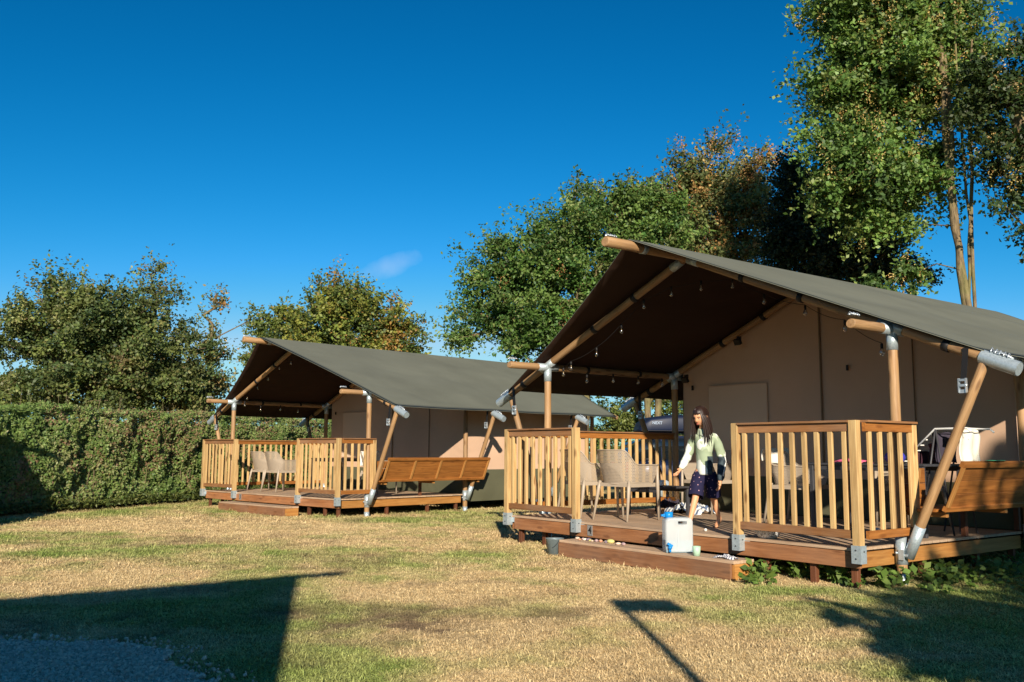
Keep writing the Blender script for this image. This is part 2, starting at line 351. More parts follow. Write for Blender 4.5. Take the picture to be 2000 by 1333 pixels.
set_col(gme, lawn_col(gx, gy).reshape(-1, 3) * .95)
t = NT('lawn_soil_and_thatch', .95, 0, .1); v = t.coord(rnd=False); a = t.n('Attribute', attribute_name='col'); n1 = t.noise(v, 45, 5, .7); n2 = t.noise(v, 9, 4)
c = t.mix(1.0, a.outputs['Color'], t.ramp(n1, [(.3, bw(.45)), (.7, bw(1.1))]), 'MULTIPLY'); c = t.mix(1.0, c, t.ramp(n2, [(.3, bw(.8)), (.7, bw(1.05))]), 'MULTIPLY'); t.base(c); t.bump(n1, .8, .02)
tag(link('ground', gme, None, t.m), kind='structure')
def ground_z(x, y):
    return float(gzf(x, y))

# gravel drive in the lower left, a thin sheet with stones on it
gp = []
for x in np.arange(-13, -1.3, .12):
    yy = np.arange(4, 7, .02); m = in_gravel(np.full_like(yy, x), yy); gp.append((x, float(yy[m].max()) if m.any() else 4.0 - (x + 1.6) * 2))
gv = [(-13, -4, .018)] + [(x, y, .018) for x, y in gp] + [(-.4, -4, .018)]
gme2 = pydata('gravel_drive', gv, [tuple(range(len(gv) - 1, -1, -1))])
t = NT('gravel', .9, 0, .2); v = t.coord(rnd=False); vo = t.n('TexVoronoi'); t.l(v, vo.inputs['Vector']); vo.inputs['Scale'].default_value = 55
t.base(t.mix(1.0, t.ramp(vo.outputs['Color'], [(0, srgb(150, 138, 120)), (1, srgb(214, 200, 180))]), t.ramp(t.noise(v, 3, 4), [(.3, bw(.7)), (.7, bw(1.05))]), 'MULTIPLY')); t.bump(vo.outputs['Distance'], 1, -.012)
tag(link('gravel_drive', gme2, None, t.m), kind='structure')

def scatter(name, pts, cols, scl, sources, mat_unused=None, upright=True, kind='stuff'):
    """points mesh + geometry nodes instancing one of several source meshes on each"""
    n = len(pts); me = bpy.data.meshes.new(name); me.vertices.add(n); me.vertices.foreach_set('co', pts.astype(np.float32).ravel())
    at = me.attributes.new('tint', 'FLOAT_COLOR', 'POINT'); c = np.ones((n, 4), np.float32); c[:, :3] = cols; at.data.foreach_set('color', c.ravel())
    at = me.attributes.new('scl', 'FLOAT', 'POINT'); at.data.foreach_set('value', scl.astype(np.float32))
    at = me.attributes.new('rot', 'FLOAT_VECTOR', 'POINT'); r = rng.random((n, 3)).astype(np.float32) * 6.283
    if upright: r[:, 0] = (r[:, 0] / 6.283 - .5) * .3; r[:, 1] = (r[:, 1] / 6.283 - .5) * .3
    at.data.foreach_set('vector', r.ravel())
    me.update(); o = link(name, me)
    src = bpy.data.collections.new(name + '_sources')
    for i, sm in enumerate(sources): src.objects.link(bpy.data.objects.new(name + '_piece', sm))
    g = bpy.data.node_groups.new(name, 'GeometryNodeTree'); g.interface.new_socket('Geometry', in_out='INPUT', socket_type='NodeSocketGeometry'); g.interface.new_socket('Geometry', in_out='OUTPUT', socket_type='NodeSocketGeometry')
    gi = g.nodes.new('NodeGroupInput'); go = g.nodes.new('NodeGroupOutput'); ci = g.nodes.new('GeometryNodeCollectionInfo'); ci.inputs['Collection'].default_value = src
    ci.inputs['Separate Children'].default_value = True; ci.inputs['Reset Children'].default_value = True
    ip = g.nodes.new('GeometryNodeInstanceOnPoints'); ip.inputs['Pick Instance'].default_value = True
    def na(nm, ty):
        q = g.nodes.new('GeometryNodeInputNamedAttribute'); q.data_type = ty; q.inputs['Name'].default_value = nm; return q.outputs['Attribute']
    g.links.new(gi.outputs[0], ip.inputs['Points']); g.links.new(ci.outputs[0], ip.inputs['Instance']); g.links.new(na('rot', 'FLOAT_VECTOR'), ip.inputs['Rotation']); g.links.new(na('scl', 'FLOAT'), ip.inputs['Scale'])
    g.links.new(ip.outputs[0], go.inputs[0]); md = o.modifiers.new('scatter', 'NODES'); md.node_group = g
    return tag(o, kind=kind)
def tintmat(name, rough, var=.25):
    t = NT(name, rough, 0, .25); a = t.n('Attribute', attribute_name='tint', attribute_type='INSTANCER'); b = t.n('Attribute', attribute_name='col')
    t.base(t.mix(1.0, a.outputs['Color'], b.outputs['Color'], 'MULTIPLY')); return t.m
BL = tintmat('grass_blades', .7)
def tuft(n, h, spread, seed):
    r = np.random.default_rng(seed); P = []; C = []
    for i in range(n):
        a = r.random() * 6.28; d = r.random() ** .5 * spread; b = np.array([math.cos(a) * d, math.sin(a) * d, 0]); ang = r.random() * 6.28; w = np.array([math.cos(ang), math.sin(ang), 0]) * .0022 * (1 + r.random())
        hh = h * (.4 + .8 * r.random()); lean = .75 + r.random() * .95; ld = np.array([math.cos(ang + 1.57), math.sin(ang + 1.57), 0]) * (1 if r.random() > .5 else -1)
        m = b + ld * hh * .35 * math.sin(lean) + np.array([0, 0, hh * .6 * math.cos(lean * .6)]); e = m + ld * hh * .7 * math.sin(lean) + np.array([0, 0, hh * .5 * math.cos(lean)])
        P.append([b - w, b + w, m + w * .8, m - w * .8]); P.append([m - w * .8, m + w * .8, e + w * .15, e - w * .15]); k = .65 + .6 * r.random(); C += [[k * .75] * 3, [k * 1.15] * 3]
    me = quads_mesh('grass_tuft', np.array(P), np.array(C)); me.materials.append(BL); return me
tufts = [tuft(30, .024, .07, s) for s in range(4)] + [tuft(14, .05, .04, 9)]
def lawn_points(y0, y1, dens, n_try, sc):
    y = np.sqrt(rng.random(n_try) * (y1 * y1 - y0 * y0) + y0 * y0); x = (rng.random(n_try) * 2 - 1) * (y * .60 + .3)
    ok = ~in_gravel(x, y) & (hedge_dist(x, y) > -.1)
    ok |= in_gravel(x, y) & (fbm(x, y, .35, 43, 3) > .70)
    x, y = x[ok], y[ok]; g = greenness(x, y); c = lawn_col(x, y) * (.8 + .4 * rng.random((len(x), 1)))
    s = sc * (.55 + .5 * rng.random(len(x)) + .5 * np.clip(g - .45, 0, 1)); s = np.where(soil(x, y) > .45, s * .55, s)
    z = gzf(x, y)
    return np.stack([x, y, z], -1), c, s
A = [lawn_points(4.2, 9, 0, 95000, .80), lawn_points(9, 15, 0, 65000, 1.1), lawn_points(15, 27, 0, 45000, 1.5)]
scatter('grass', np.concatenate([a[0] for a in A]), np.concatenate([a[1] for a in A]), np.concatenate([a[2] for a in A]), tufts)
# loose stones
ST = tintmat('stones', .8)
def stone(seed):
    r = np.random.default_rng(seed); mb = MB().ball((0, 0, 0), (.010, .008, .006), 0, 6, 4); me = mb.mesh('stone')
    co = np.array([v.co[:] for v in me.vertices]) * (1 + (r.random((len(me.vertices), 1)) - .5) * .5); me.vertices.foreach_set('co', co.ravel()); set_col(me, np.ones((len(me.vertices), 3))); me.materials.append(ST); return me
n = 60000; y = np.sqrt(rng.random(n) * (6.4 ** 2 - 4.2 ** 2) + 4.2 ** 2); x = -(rng.random(n)) * (y * .62); dd = in_gravel(x, y) | (in_gravel(x - .12, y - .15) & (rng.random(n) < .05))
x, y = x[dd], y[dd]; k = .30 + .36 * rng.random((len(x), 1)); scatter('gravel', np.stack([x, y, np.full(len(x), .022)], -1), k * np.array([1.15, .95, .74]), .6 + rng.random(len(x)) ** 2 * 1.3, [stone(i) for i in range(3)], upright=False)

# ---------------------------------------------------------------- the two safari tents
TW, F1, F2, F3, F4 = 4.94, .653, 3.097, 5.659, 7.15
ZJ, ZA, EW, EZ = 2.058, 3.13, 1.062, 1.613
def bl(a, b, t): return tuple(a[i] + (b[i] - a[i]) * t for i in range(3))
def roof_side(side, front_s, back_s, wr, seed):
    """one roof slope, grid nu x ns; returns top and lower layers"""
    nu, ns = 56, 26; P = np.zeros((nu + 1, ns + 1, 3)); r = np.random.default_rng(seed)
    smax = (TW / 2 + .83) / (TW / 2)
    for i in range(nu + 1):
        for j in range(ns + 1):
            s = smax * j / ns; a = j / ns
            uf = -.24 + (.62 + .24) * (a ** .92) + .05 * math.sin(a * math.pi); ub = 8.0 - .95 * a ** .9
            u = uf + (ub - uf) * i / nu
            w = TW / 2 + side * s * TW / 2
            z = ZA - (ZA - ZJ) * s + .078
            fr = [F1, F2, F3, F4]; sag = 0
            for q in range(3):
                if fr[q] < u < fr[q + 1]: sag = math.sin(math.pi * (u - fr[q]) / (fr[q + 1] - fr[q]))
            if a < .93: z -= .012 * sag * math.sin(math.pi * a)
            z -= .012 * sag * a
            z += wr * (math.sin(u * 2.1 + s * 5 + seed) * .35 + math.sin(u * .9 - s * 9 + 1) * .6) * .032 * min(1, (u - uf) * 1.5) * math.sin(math.pi * min(1, a * 1.05))
            P[i, j] = (w, u, z)
    return P
def add_sheet(mb, P, thick, side):
    nu, ns = P.shape[0], P.shape[1]; top = P.reshape(-1, 3).tolist(); bot = (P - np.array([0, 0, thick])).reshape(-1, 3).tolist(); o = nu * ns; f, m = [], []
    for i in range(nu - 1):
        for j in range(ns - 1):
            q = (i * ns + j, (i + 1) * ns + j, (i + 1) * ns + j + 1, i * ns + j + 1)
            if side > 0: q = q[::-1]
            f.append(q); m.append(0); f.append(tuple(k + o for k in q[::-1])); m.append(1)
    def edge(seq):
        for a, b in zip(seq[:-1], seq[1:]): f.append((a, b, b + o, a + o)); m.append(0)
    edge([j for j in range(ns)]); edge([(nu - 1) * ns + j for j in range(ns)]); edge([i * ns + ns - 1 for i in range(nu)])
    base = len(mb.v); mb.v += [tuple(x) for x in top + bot]; mb.f += [tuple(k + base for k in q) for q in f]; mb.m += m; mb.s += [True] * len(f)
def ratchet(name, p, parent, sc=1.0, rz=0):
    mb = MB(); RM = Matrix.Rotation(rz, 3, 'Z')
    def bx(c, d): mb.box(Vector(p) + RM @ (Vector(c) * sc), Vector(d) * sc, 0, RM)
    bx((-.03, 0, 0), (.008, .03, .12)); bx((.03, 0, 0), (.008, .03, .12)); bx((0, .0, .045), (.06, .03, .018)); bx((0, 0, -.05), (.06, .012, .03)); bx((0, -.012, 0), (.05, .008, .02))
    mb.tube([Vector(p) + RM @ Vector((-.04 * sc, 0, .0)), Vector(p) + RM @ Vector((.04 * sc, 0, .0))], .012 * sc, 8)
    return mb.build(name, M['chrome'], parent)
def shackle(p, parent, d=(0, 1, 0), sc=1.0):
    """the bright cleat and wire ends on top of a pole tip"""
    mb = MB(); p = Vector(p); d = Vector(d).normalized(); s = Vector((0, 0, 1)).cross(d)
    for k in range(5):
        q = p + d * (.03 * (k - 2)) * sc; mb.tube([q - s * .03 * sc, q + Vector((0, 0, .028 * sc)) + s * .01 * (k % 2), q + s * .03 * sc], .005 * sc, 6)
    mb.tube([p - d * .08 * sc, p + Vector((0, 0, .02)), p + d * .09 * sc], .007 * sc, 6); mb.box(p + Vector((0, 0, .008)), (.035 * sc, .05 * sc, .012))
    return mb.build('wire_cleat', M['chrome'], parent)
def build_tent(root, seed, lod, wr):
    P_ = root
    # roof canvas
    mb = MB()
    for side in (-1, 1): add_sheet(mb, roof_side(side, 0, 0, wr, seed + side), .008, side)
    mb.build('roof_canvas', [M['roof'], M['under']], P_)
    rp = pole('ridge_pole', (TW / 2, -.583, ZA), (TW / 2, 8.1, ZA), .058, M['log'], P_, seed=seed)
    shackle((TW / 2, -.50, ZA + .062), P_)
    MB().tube([(TW / 2, -.05, ZA), (TW / 2, .02, ZA)], .062, 12).build('pole_sleeve', M['galv'], P_)
    for x, sd in ((0, -1), (TW, 1)):
        pu = pole('eave_purlin', (x, .007, ZJ - .02), (x, 7.2, ZJ - .035), .046, M['log'], P_, seed=seed + 3)
        shackle((x, .06, ZJ + .055), P_, sc=.9)
        Pi = pu.matrix_basis.inverted(); pt_ = lambda a: Pi @ Vector((x, a, ZJ - .022))
        MB().tube([pt_(F1 - .17), pt_(F1 + .16)], .0505, 14).build('purlin_sleeve', M['galv'], pu)
        MB().tube([pt_(F2 - .15), pt_(F2 + .15)], .0505, 14).build('purlin_sleeve', M['galv'], pu)
        for k, u in enumerate((1.35, 2.35)):
            MB().tube([pt_(u - .025), pt_(u + .025)], .0495, 12).build('strap', M['black'], pu)
    for fi, u in enumerate((F1, F2, F3, F4)):
        for x, sd in ((0, -1), (TW, 1)):
            inner = Vector((TW / 2, u, ZA - .02)); j = Vector((x, u, ZJ)); e = Vector((x + sd * EW, u, EZ))
            e = e if fi < 3 else j + (e - j) * .70
            ra = pole('rafter', inner, e, .046, M['log'], P_, seed=seed + fi * 3 + sd)
            def on(p0, p1, r, nm, mt_, n=14):
                Mi = ra.matrix_basis.inverted(); return MB().tube([Mi @ Vector(p0), Mi @ Vector(p1)], r, n, 0, True).build(nm, mt_, ra)
            dn = (e - inner).normalized()
            on(j - dn * .13, j + dn * .13, .0505, 'joint_sleeve', M['galv'])
            on(inner + dn * .06, inner + dn * .22, .0505, 'apex_sleeve', M['galv'])
            if fi < 3:
                # open end cap: tube with a visible wooden core set back inside
                mb = MB(); Mi = ra.matrix_basis.inverted(); c0 = e - dn * .29; c1 = e + dn * .03
                q = tube_data([Mi @ c0, Mi @ c1], .061, 18, False); mb.add(q[0], q[1], 0, True); q = tube_data([Mi @ c1, Mi @ (c1 - dn * .0)], .061, 18, False)
                q2 = tube_data([Mi @ c1, Mi @ (e - dn * .1)], .055, 18, False); mb.add(q2[0], q2[1], 0, True)
                ring = [((Mi @ c1) + (a - (Mi @ c1)) * 1.0) for a in q[0][:18]]; ring2 = q2[0][:18]; mb.add(ring + ring2, [(k, (k + 1) % 18, 18 + (k + 1) % 18, 18 + k) for k in range(18)], 0)
                mb.build('end_cap', M['galv'], ra); MB().tube([Mi @ (e - dn * .02), Mi @ (c1 - dn * .012)], .0535, 16).build('pole_end', M['fascia'], ra)
                shackle(e - dn * .12 + Vector((0, 0, .07)), P_, dn, 1.2 if lod else 1.0)
            for k in (.33, .62) if fi < 2 else (.5,):
                c = inner + (j - inner) * k; on(c - dn * .03, c + dn * .03, .054, 'strap', M['black'])
            c = j + dn * .55; on(c - dn * .03, c + dn * .03, .054, 'strap', M['black'])
            # standing post
            if fi < 2 or sd > 0 or fi == 3:
                po = pole('post', (x, u, -.26), (x, u, ZJ), .046, M['log'], P_, seed=seed + 7 + fi, n=14)
                Mi2 = po.matrix_basis.inverted()
                def onp(z0, z1, r, nm, mt_): return MB().tube([Mi2 @ Vector((x, u, z0)), Mi2 @ Vector((x, u, z1))], r, 16).build(nm, mt_, po)
                onp(ZJ - .21, ZJ - .04, .0505, 'top_sleeve', M['galv']); onp(-.27, -.13, .049, 'ground_sleeve', M['galv'])
                if fi < 2 or sd > 0: onp(-.05 if fi == 0 else .0, .19, .051, 'deck_sleeve', M['galv'])
            # leaning brace from deck foot to rafter end
            if fi < 3:
                b0 = Vector((x + sd * .085, u, .06)); b1 = Vector((x + sd * .835, u, 1.72)); dv = (b1 - b0).normalized()
                br = pole('brace_pole', b0 + dv * .02, b1, .041, M['log'], P_, seed=seed + 11 + fi, n=14)
                Mi3 = br.matrix_basis.inverted(); MB().tube([Mi3 @ (b0 - dv * .05), Mi3 @ (b0 + dv * .25)], .048, 16).build('foot_sleeve', M['galv'], br)
                mb = MB(); mb.box((x + sd * .03, u - .055, .035), (.05, .012, .09)); mb.box((x + sd * .04, u - .02, .035), (.09, .07, .018)); mb.tube([(x - sd * .01, u - .075, .05), (x - sd * .01, u - .05, .05)], .012, 8); mb.build('foot_clamp', M['galv'], P_)
                # ratchet strap hanging from the rafter against the brace
                mb = MB(); s0 = b1 + Vector((-sd * .16, -.055, .07)); mb.box(s0 + Vector((0, 0, -.12)), (.05, .006, .27), 0, Matrix.Rotation(sd * .12, 3, 'Y')); mb.build('strap', M['black'], P_)
                ratchet('ratchet_buckle', s0 + Vector((-sd * .02, -.01, -.30)), P_, 1.0)
    # tent body: front wall, side walls, back wall with olive skirts
    def wallz(x): return ZA - (ZA - ZJ) * abs(x - TW / 2) / (TW / 2) + .05
    x0, x1, yf, yb = .10, TW - .10, F2 + .09, F4 - .05
    SK = .60
    def front(y, name, flip):
        mb = MB(); n = 40; v = []; f = []; rr = np.random.default_rng(seed + int(y * 10)); levels = 14
        for i in range(n + 1):
            x = x0 + (x1 - x0) * i / n; zt = wallz(x)
            for k in range(levels + 1):
                z = SK + (zt - SK) * k / levels; ph = math.sin(x * 3.1 + seed) * .5 + math.sin(x * 7.3 + z * 1.1 + seed) * .35 + math.sin(x * 1.7 - z * 2.3) * .5
                v.append((x, y + .012 * ph * math.sin(math.pi * min(1, max(0, (z - SK) / (zt - SK)))), z))
        for i in range(n):
            for k in range(levels): a = i * (levels + 1) + k; q = (a, a + levels + 1, a + levels + 2, a + 1); f.append(q)
        mb.add(v, f, 0, True); return mb.build(name, M['wall'], P_)
    fw = front(yf, 'front_wall', False); front(yb, 'back_wall', True)
    mb = MB(); n = 30; v = []; f = []
    for i in range(n + 1):
        x = x0 - .02 + (x1 - x0 + .04) * i / n
        for k in range(4): v.append((x, yf - .006 - .02 * math.sin(k) * (1 + math.sin(x * 9)) * .5, .115 + (SK - .115) * k / 3))
    for i in range(n):
        for k in range(3): a = i * 4 + k; f.append((a, a + 4, a + 5, a + 1))
    mb.add(v, f, 0, True); mb.build('front_skirt', M['skirt'], P_)
    for x, nm in ((x0, 'side_wall'), (x1, 'side_wall')):
        mb = MB(); v = []; f = []; n = 40
        for i in range(n + 1):
            y = yf + (yb - yf) * i / n
            for k in range(13):
                z = SK + (wallz(x) - SK) * k / 12; v.append((x + .010 * (math.sin(y * 4 + seed) + math.sin(y * 9.0 + z)) * math.sin(math.pi * k / 12), y, z))
        for i in range(n):
            for k in range(12): a = i * 13 + k; f.append((a, a + 13, a + 14, a + 1))
        mb.add(v, f, 0, True); mb.build(nm, M['wall'], P_)
        mb = MB(); v = []; f = []
        sgn = -1 if x < 1 else 1
        for i in range(n + 1):
            y = yf - .01 + (yb - yf + .02) * i / n
            for k in range(6): z = -.04 + (SK + .04) * k / 5; v.append((x + sgn * (.008 + .012 * math.sin(y * 7 + k) * (k % 5 > 0) + (.02 if k in (1, 2) else 0)), y, z))
        for i in range(n):
            for k in range(5): a = i * 6 + k; f.append((a, a + 6, a + 7, a + 1))
        mb.add(v, f, 0, True); mb.build('side_skirt', M['skirt'], P_)
    MB().box((TW / 2, (yf + yb) / 2 + .1, .08), (x1 - x0 - .06, yb - yf - .25, .1)).build('tent_floor', M['foot'], P_)
    # window flap, zips and toggles on the front wall
    fl = MB(); fl.box((1.11, yf - .022, 1.345), (1.02, .008, 1.03)); fo = fl.build('window_flap', M['flap'], P_)
    sm = MB()
    for zz in (.83, 1.86): sm.box((1.11, yf - .028, zz), (1.04, .006, .018))
    for xx in (.595, 1.625): sm.box((xx, yf - .028, 1.345), (.018, .006, 1.03))
    sm.build('flap_binding', M['wall'], P_)
    MB().box((2.47, yf - .021, (SK + wallz(2.47)) / 2), (.022, .014, wallz(2.47) - SK - .04)).build('door_zip', M['seam'], P_)
    MB().box((3.72, yf - .021, (SK + wallz(3.72)) / 2), (.012, .012, wallz(3.72) - SK - .04)).build('wall_seam', M['seam'], P_)
    for xx, zz in ((.30, 1.86), (2.86, 1.98), (3.45, 1.96)): MB().box((xx, yf - .03, zz), (.025, .02, .07)).build('toggle', M['black'], P_)
def deck_thing(k, parent_loc, rz, seed, number, lab):
    d = empty('veranda_deck', parent_loc, rz); tag(d, lab, 'deck', 'verandas of the two tents')
    n = 22; bw_ = (F2 - .03) / n
    for i in range(n):
        y = .03 + bw_ * (i + .5); board('deck_board', (.03, y, .103), (TW - .06, y, .103), bw_ - .008, .024, M['deck'], d)
    board('fascia_board', (.10, .045, .018), (TW - .015, .045, .018), .03, .135, M['fascia'], d)
    board('fascia_board', (TW - .075, .065, .010), (TW - .075, F2 - .06, .010), .03, .13, M['side'], d)
    board('fascia_board', (.03, .065, .010), (.03, F2 - .06, .010), .03, .13, M['fascia'], d)
    for x, y in ((.16, .1), (.56, .16), (2.3, .1), (3.92, .1), (4.43, .1), (TW - .10, .10), (TW - .12, 1.2), (TW - .12, 2.2), (.1, 1.6), (.1, 2.9), (2.4, 1.6), (TW - .12, 2.95)):
        board('deck_leg', (x, y, -.30), (x, y, -.05), .06, .05, M['foot'], d, up=(0, 1, 0))
    for y in (.5, 1.3, 2.2, 2.95): board('joist', (.06, y, .02), (TW - .1, y, .02), .045, .11, M['foot'], d)
    # house number plate
    pl = MB().box((1.53, .026, .03), (.082, .006, .115)).build('number_plate', M['plate'], d)
    cu = bpy.data.curves.new('numeral', 'FONT'); cu.body = number; cu.size = .115; cu.align_x = 'CENTER'; cu.align_y = 'CENTER'; cu.extrude = .001; cu.offset = .0012
    tmp = bpy.data.objects.new('numeral', cu); COL.objects.link(tmp); dg = bpy.context.evaluated_depsgraph_get(); me = bpy.data.meshes.new_from_object(tmp.evaluated_get(dg)); bpy.data.objects.remove(tmp)
    me.materials.clear(); no = link('numeral', me, pl, M['black']); no.matrix_local = Matrix.Translation((1.53, .0215, .03)) @ Matrix.Rotation(R(90), 4, 'X')
    return d
M['plate'] = plain('brushed_number_plate', srgb(150, 148, 145), .5, .3)
def rail_post(x, y, parent, flange, top=1.2):
    p = board('post', (x, y, .012), (x, y, top), .072, .072, M['pine'], parent, up=(0, 1, 0))
    Mi = p.matrix_basis.inverted(); mb = MB(); w = .041
    def bx(c, dd): mb.box(Mi @ Vector(c), dd, 0, Mi.to_3x3())
    bx((x, y - w, .073), (.09, .005, .15)); bx((x - w - .002, y, .073), (.005, .082, .15)); bx((x + w + .002, y, .073), (.005, .082, .15)); bx((x, y, .0), (.085, .08, .005))
    if flange: bx((x + flange * .07, y + .042, .075), (.055, .006, .085))
    mb.build('post_bracket', M['galv'], p); mb = MB()
    for z in (.04, .11): mb.tube([Mi @ Vector((x - .0, y - w - .008, z)), Mi @ Vector((x, y - w, z))], .007, 8); 
    mb.tube([Mi @ Vector((x + w + .010, y, .10)), Mi @ Vector((x + w, y, .10))], .007, 8)
    mb.build('bolt', M['bolt'], p); return p
def railing(name, a, b, posts, nb, origin, rz, lab, group, posta=None, flange=(1, 1), cap_out=0, extra=0, top='rail', sl=None):
    """a, b local ends; posts tells which ends carry a post"""
    t = empty(name, origin, rz); tag(t, lab, 'railing', group)
    A, B = Vector((a[0], a[1], 0)), Vector((b[0], b[1], 0)); d = (B - A).normalized(); L = (B - A).length
    if posts[0]: rail_post(A.x, A.y, t, flange[0])
    if posts[1]: rail_post(B.x, B.y, t, flange[1])
    s0 = A + d * (.038 if posts[0] else 0); s1 = B - d * (.038 if posts[1] else 0) + d * extra
    nrm = Vector((d.y, -d.x, 0))
    board('top_rail', s0 + Vector((0, 0, 1.142)), s1 + Vector((0, 0, 1.142)), .032, .075, M[top], t)
    board('cap_rail', s0 + nrm * .0 + Vector((0, 0, 1.191)), s1 + Vector((0, 0, 1.191)), .085, .020, M['rail'], t)
    board('bottom_rail', s0 + Vector((0, 0, .235)), s1 + Vector((0, 0, .235)), .032, .07, M['rail'] if top == 'rail' else M[top], t)
    LL = (s1 - s0).length
    for i in range(nb):
        q = s0 + d * (LL * (i + .5) / nb + random.uniform(-.004, .004)) + nrm * random.uniform(-.002, .001)
        board('baluster', q + Vector((0, 0, .272)), q + d * random.uniform(-.004, .004) + Vector((0, 0, 1.104)), .046, .027, M['pine'] , t, up=nrm)
    return t
L1, RZ1 = (-6.633, 19.91, .171), -.771
L2, RZ2 = (-.042, 11.792, .229), -.926
t1 = empty('safari_tent', L1, RZ1); tag(t1, 'farther safari tent with grey green canvas roof beside the hedge', 'tent', 'safari tents')
build_tent(t1, 2, 0, .5)
t2 = empty('safari_tent', L2, RZ2); tag(t2, 'near safari tent with wide open canopy and dark roof lining above the walking girl', 'tent', 'safari tents')
build_tent(t2, 5, 1, 1.0)
deck_thing(1, L1, RZ1, 1, '3', 'low wooden veranda deck of the farther tent, in front of the hedge')
deck_thing(2, L2, RZ2, 2, '4', 'low wooden veranda deck of the near tent, carrying the number 4 plate')
RG = 'slatted veranda railings'
def rails(o, rz, who, eu):
    railing('railing', (0, 0), (1.32, 0), (1, 1), 9, o, rz, 'short slatted railing left of the step on the %s tent veranda' % who, RG, flange=(1, 1))
    railing('railing', (3.672, 0), (TW, 0), (1, 1), 9, o, rz, 'slatted railing right of the step, facing the lawn, on the %s tent veranda' % who, RG, flange=(1, -1))
    railing('railing', (0.0, .04), (0.0, F2 - .05), (0, 0), 22, o, rz, 'long slatted side railing behind the chairs on the %s tent veranda' % who, RG, top='panel')
    r = railing('railing', (TW + .066, .036), (TW + .066, eu), (0, 0), 5, o, rz, 'narrow slatted side railing at the right corner of the %s tent veranda' % who, RG, top='panel')
    board('end_slat', (TW + .066, eu - .02, .20), (TW + .066, eu - .02, 1.18), .075, .04, M['pine'], r, up=(1, 0, 0))
rails(L1, RZ1, 'farther', .76); rails(L2, RZ2, 'near', .83)
def step(o, rz, lab):
    s = empty('wooden_step', o, rz); tag(s, lab, 'step', 'steps up to the verandas'); a, b = 1.56, 3.98
    for i in range(2): board('tread', (a, -.385 + i * .145, -.058), (b, -.385 + i * .145, -.058), .138, .028, M['deck'], s)
    board('front_board', (a + .005, -.455, -.145), (b - .03, -.455, -.145), .03, .145, M['step'], s)
    board('side_board', (b - .015, -.438, -.145), (b - .015, -.175, -.145), .028, .14, M['side'], s); board('side_board', (a + .02, -.438, -.145), (a + .02, -.175, -.145), .028, .14, M['step'], s)
    board('back_board', (a + .05, -.16, -.145), (b - .03, -.16, -.145), .028, .14, M['foot'], s)
    return s
step(L1, RZ1, 'empty wooden step in front of the farther tent veranda'); step(L2, RZ2, 'wooden step with canister and shells in front of the near tent veranda')
def bench(o, rz, lab, nb, ua, ub):
    s = empty('side_bench', o, rz); tag(s, lab, 'bench', 'benches along the tent sides'); wz = lambda z: TW + .085 + .4518 * (z - .06) + .075
    nrm = Vector((1, 0, -.4518)).normalized()
    for i in range(3):
        z = .455 + (i + .5) * .117; board('back_board', (wz(z), ua + .03, z), (wz(z), ub - .03, z), .125, .018, M['panel'], s, up=nrm)
    board('top_rail', (wz(.825) + .012, ua, .825), (wz(.825) + .012, ub, .825), .05, .042, M['panel'], s, up=nrm)
    board('bottom_rail', (wz(.44) + .012, ua, .44), (wz(.44) + .012, ub, .44), .045, .04, M['panel'], s, up=nrm)
    for i in range(nb + 1):
        u = ua + .02 + (ub - ua - .04) * i / nb
        board('batten', (wz(.462) + .022, u, .457), (wz(.80) + .022, u, .80), .042, .026, M['side'], s, up=nrm)
    for i in range(3): board('seat_board', (TW + .20 - .135 * i, ua, .422), (TW + .20 - .135 * i, ub, .422), .125, .024, M['panel'], s)
    for u in (ua + .12, (ua + ub) / 2, ub - .1): board('seat_support', (TW - .14, u, .385), (TW + .30, u, .385), .05, .045, M['side'], s); board('bench_leg', (TW - .11, u, .12), (TW - .11, u, .36), .05, .05, M['foot'], s, up=(0, 1, 0))
    # inner end panel behind the first brace pole
    for i in range(3): z = .365 + (i + .5) * .14; board('end_board', (TW - .085, ua - .04, z), (TW - .085, ua + .46, z), .136, .018, M['panel'], s, up=(1, 0, 0))
    board('end_batten', (TW - .06, ua + .20, .37), (TW - .06, ua + .34, .78), .04, .024, M['side'], s, up=(1, 0, 0))
    return s
bench(L1, RZ1, 'amber wooden bench with battened back along the side of the farther tent', 4, .72, 3.28)
bench(L2, RZ2, 'plain backed wooden bench dappled with leaf shade along the side of the near tent', 1, .78, 3.2)

# ---------------------------------------------------------------- string lights
def bulbs(o, rz, pts, lab, segs):
    s = empty('string_light', o, rz); tag(s, lab, 'string lights', 'bulb strings under the canopies')
    P = [Vector(p) for p in pts]; path = []
    for a, b in zip(P[:-1], P[1:]):
        for k in range(6):
            t_ = k / 6; q = a.lerp(b, t_); q.z -= .16 * t_ * (1 - t_) * (b - a).length; path.append(q + Vector((0, 0, .075)))
    path.append(P[-1] + Vector((0, 0, .075))); tube('wire', path, .0035, M['black'], s, 5)
    for p in P:
        mb = MB().lathe([(.0, .072), (.012, .07), (.014, .05), (.013, .022), (.0, .02)], p, 10, 0); so = mb.build('bulb_socket', M['black'], s)
        MB().lathe([(.011, .03), (.014, .018), (.021, .0), (.025, -.018), (.021, -.036), (.010, -.046), (.0, -.048)], p, 12, 0).build('glass_bulb', M['glass'], s)
        MB().tube([p + Vector((0, 0, .02)), p + Vector((.006, 0, -.02)), p + Vector((-.006, 0, -.02)), p + Vector((0, 0, .02))], .0018, 5).build('filament', M['fil'], s)
    return s
t = NT('clear_bulb_glass', .03, 0, .6); gl = t.n('BsdfGlass'); gl.inputs['IOR'].default_value = 1.25; gl.inputs['Roughness'].default_value = .02; tr = t.n('BsdfTransparent'); mxs = t.n('MixShader'); mxs.inputs[0].default_value = .45
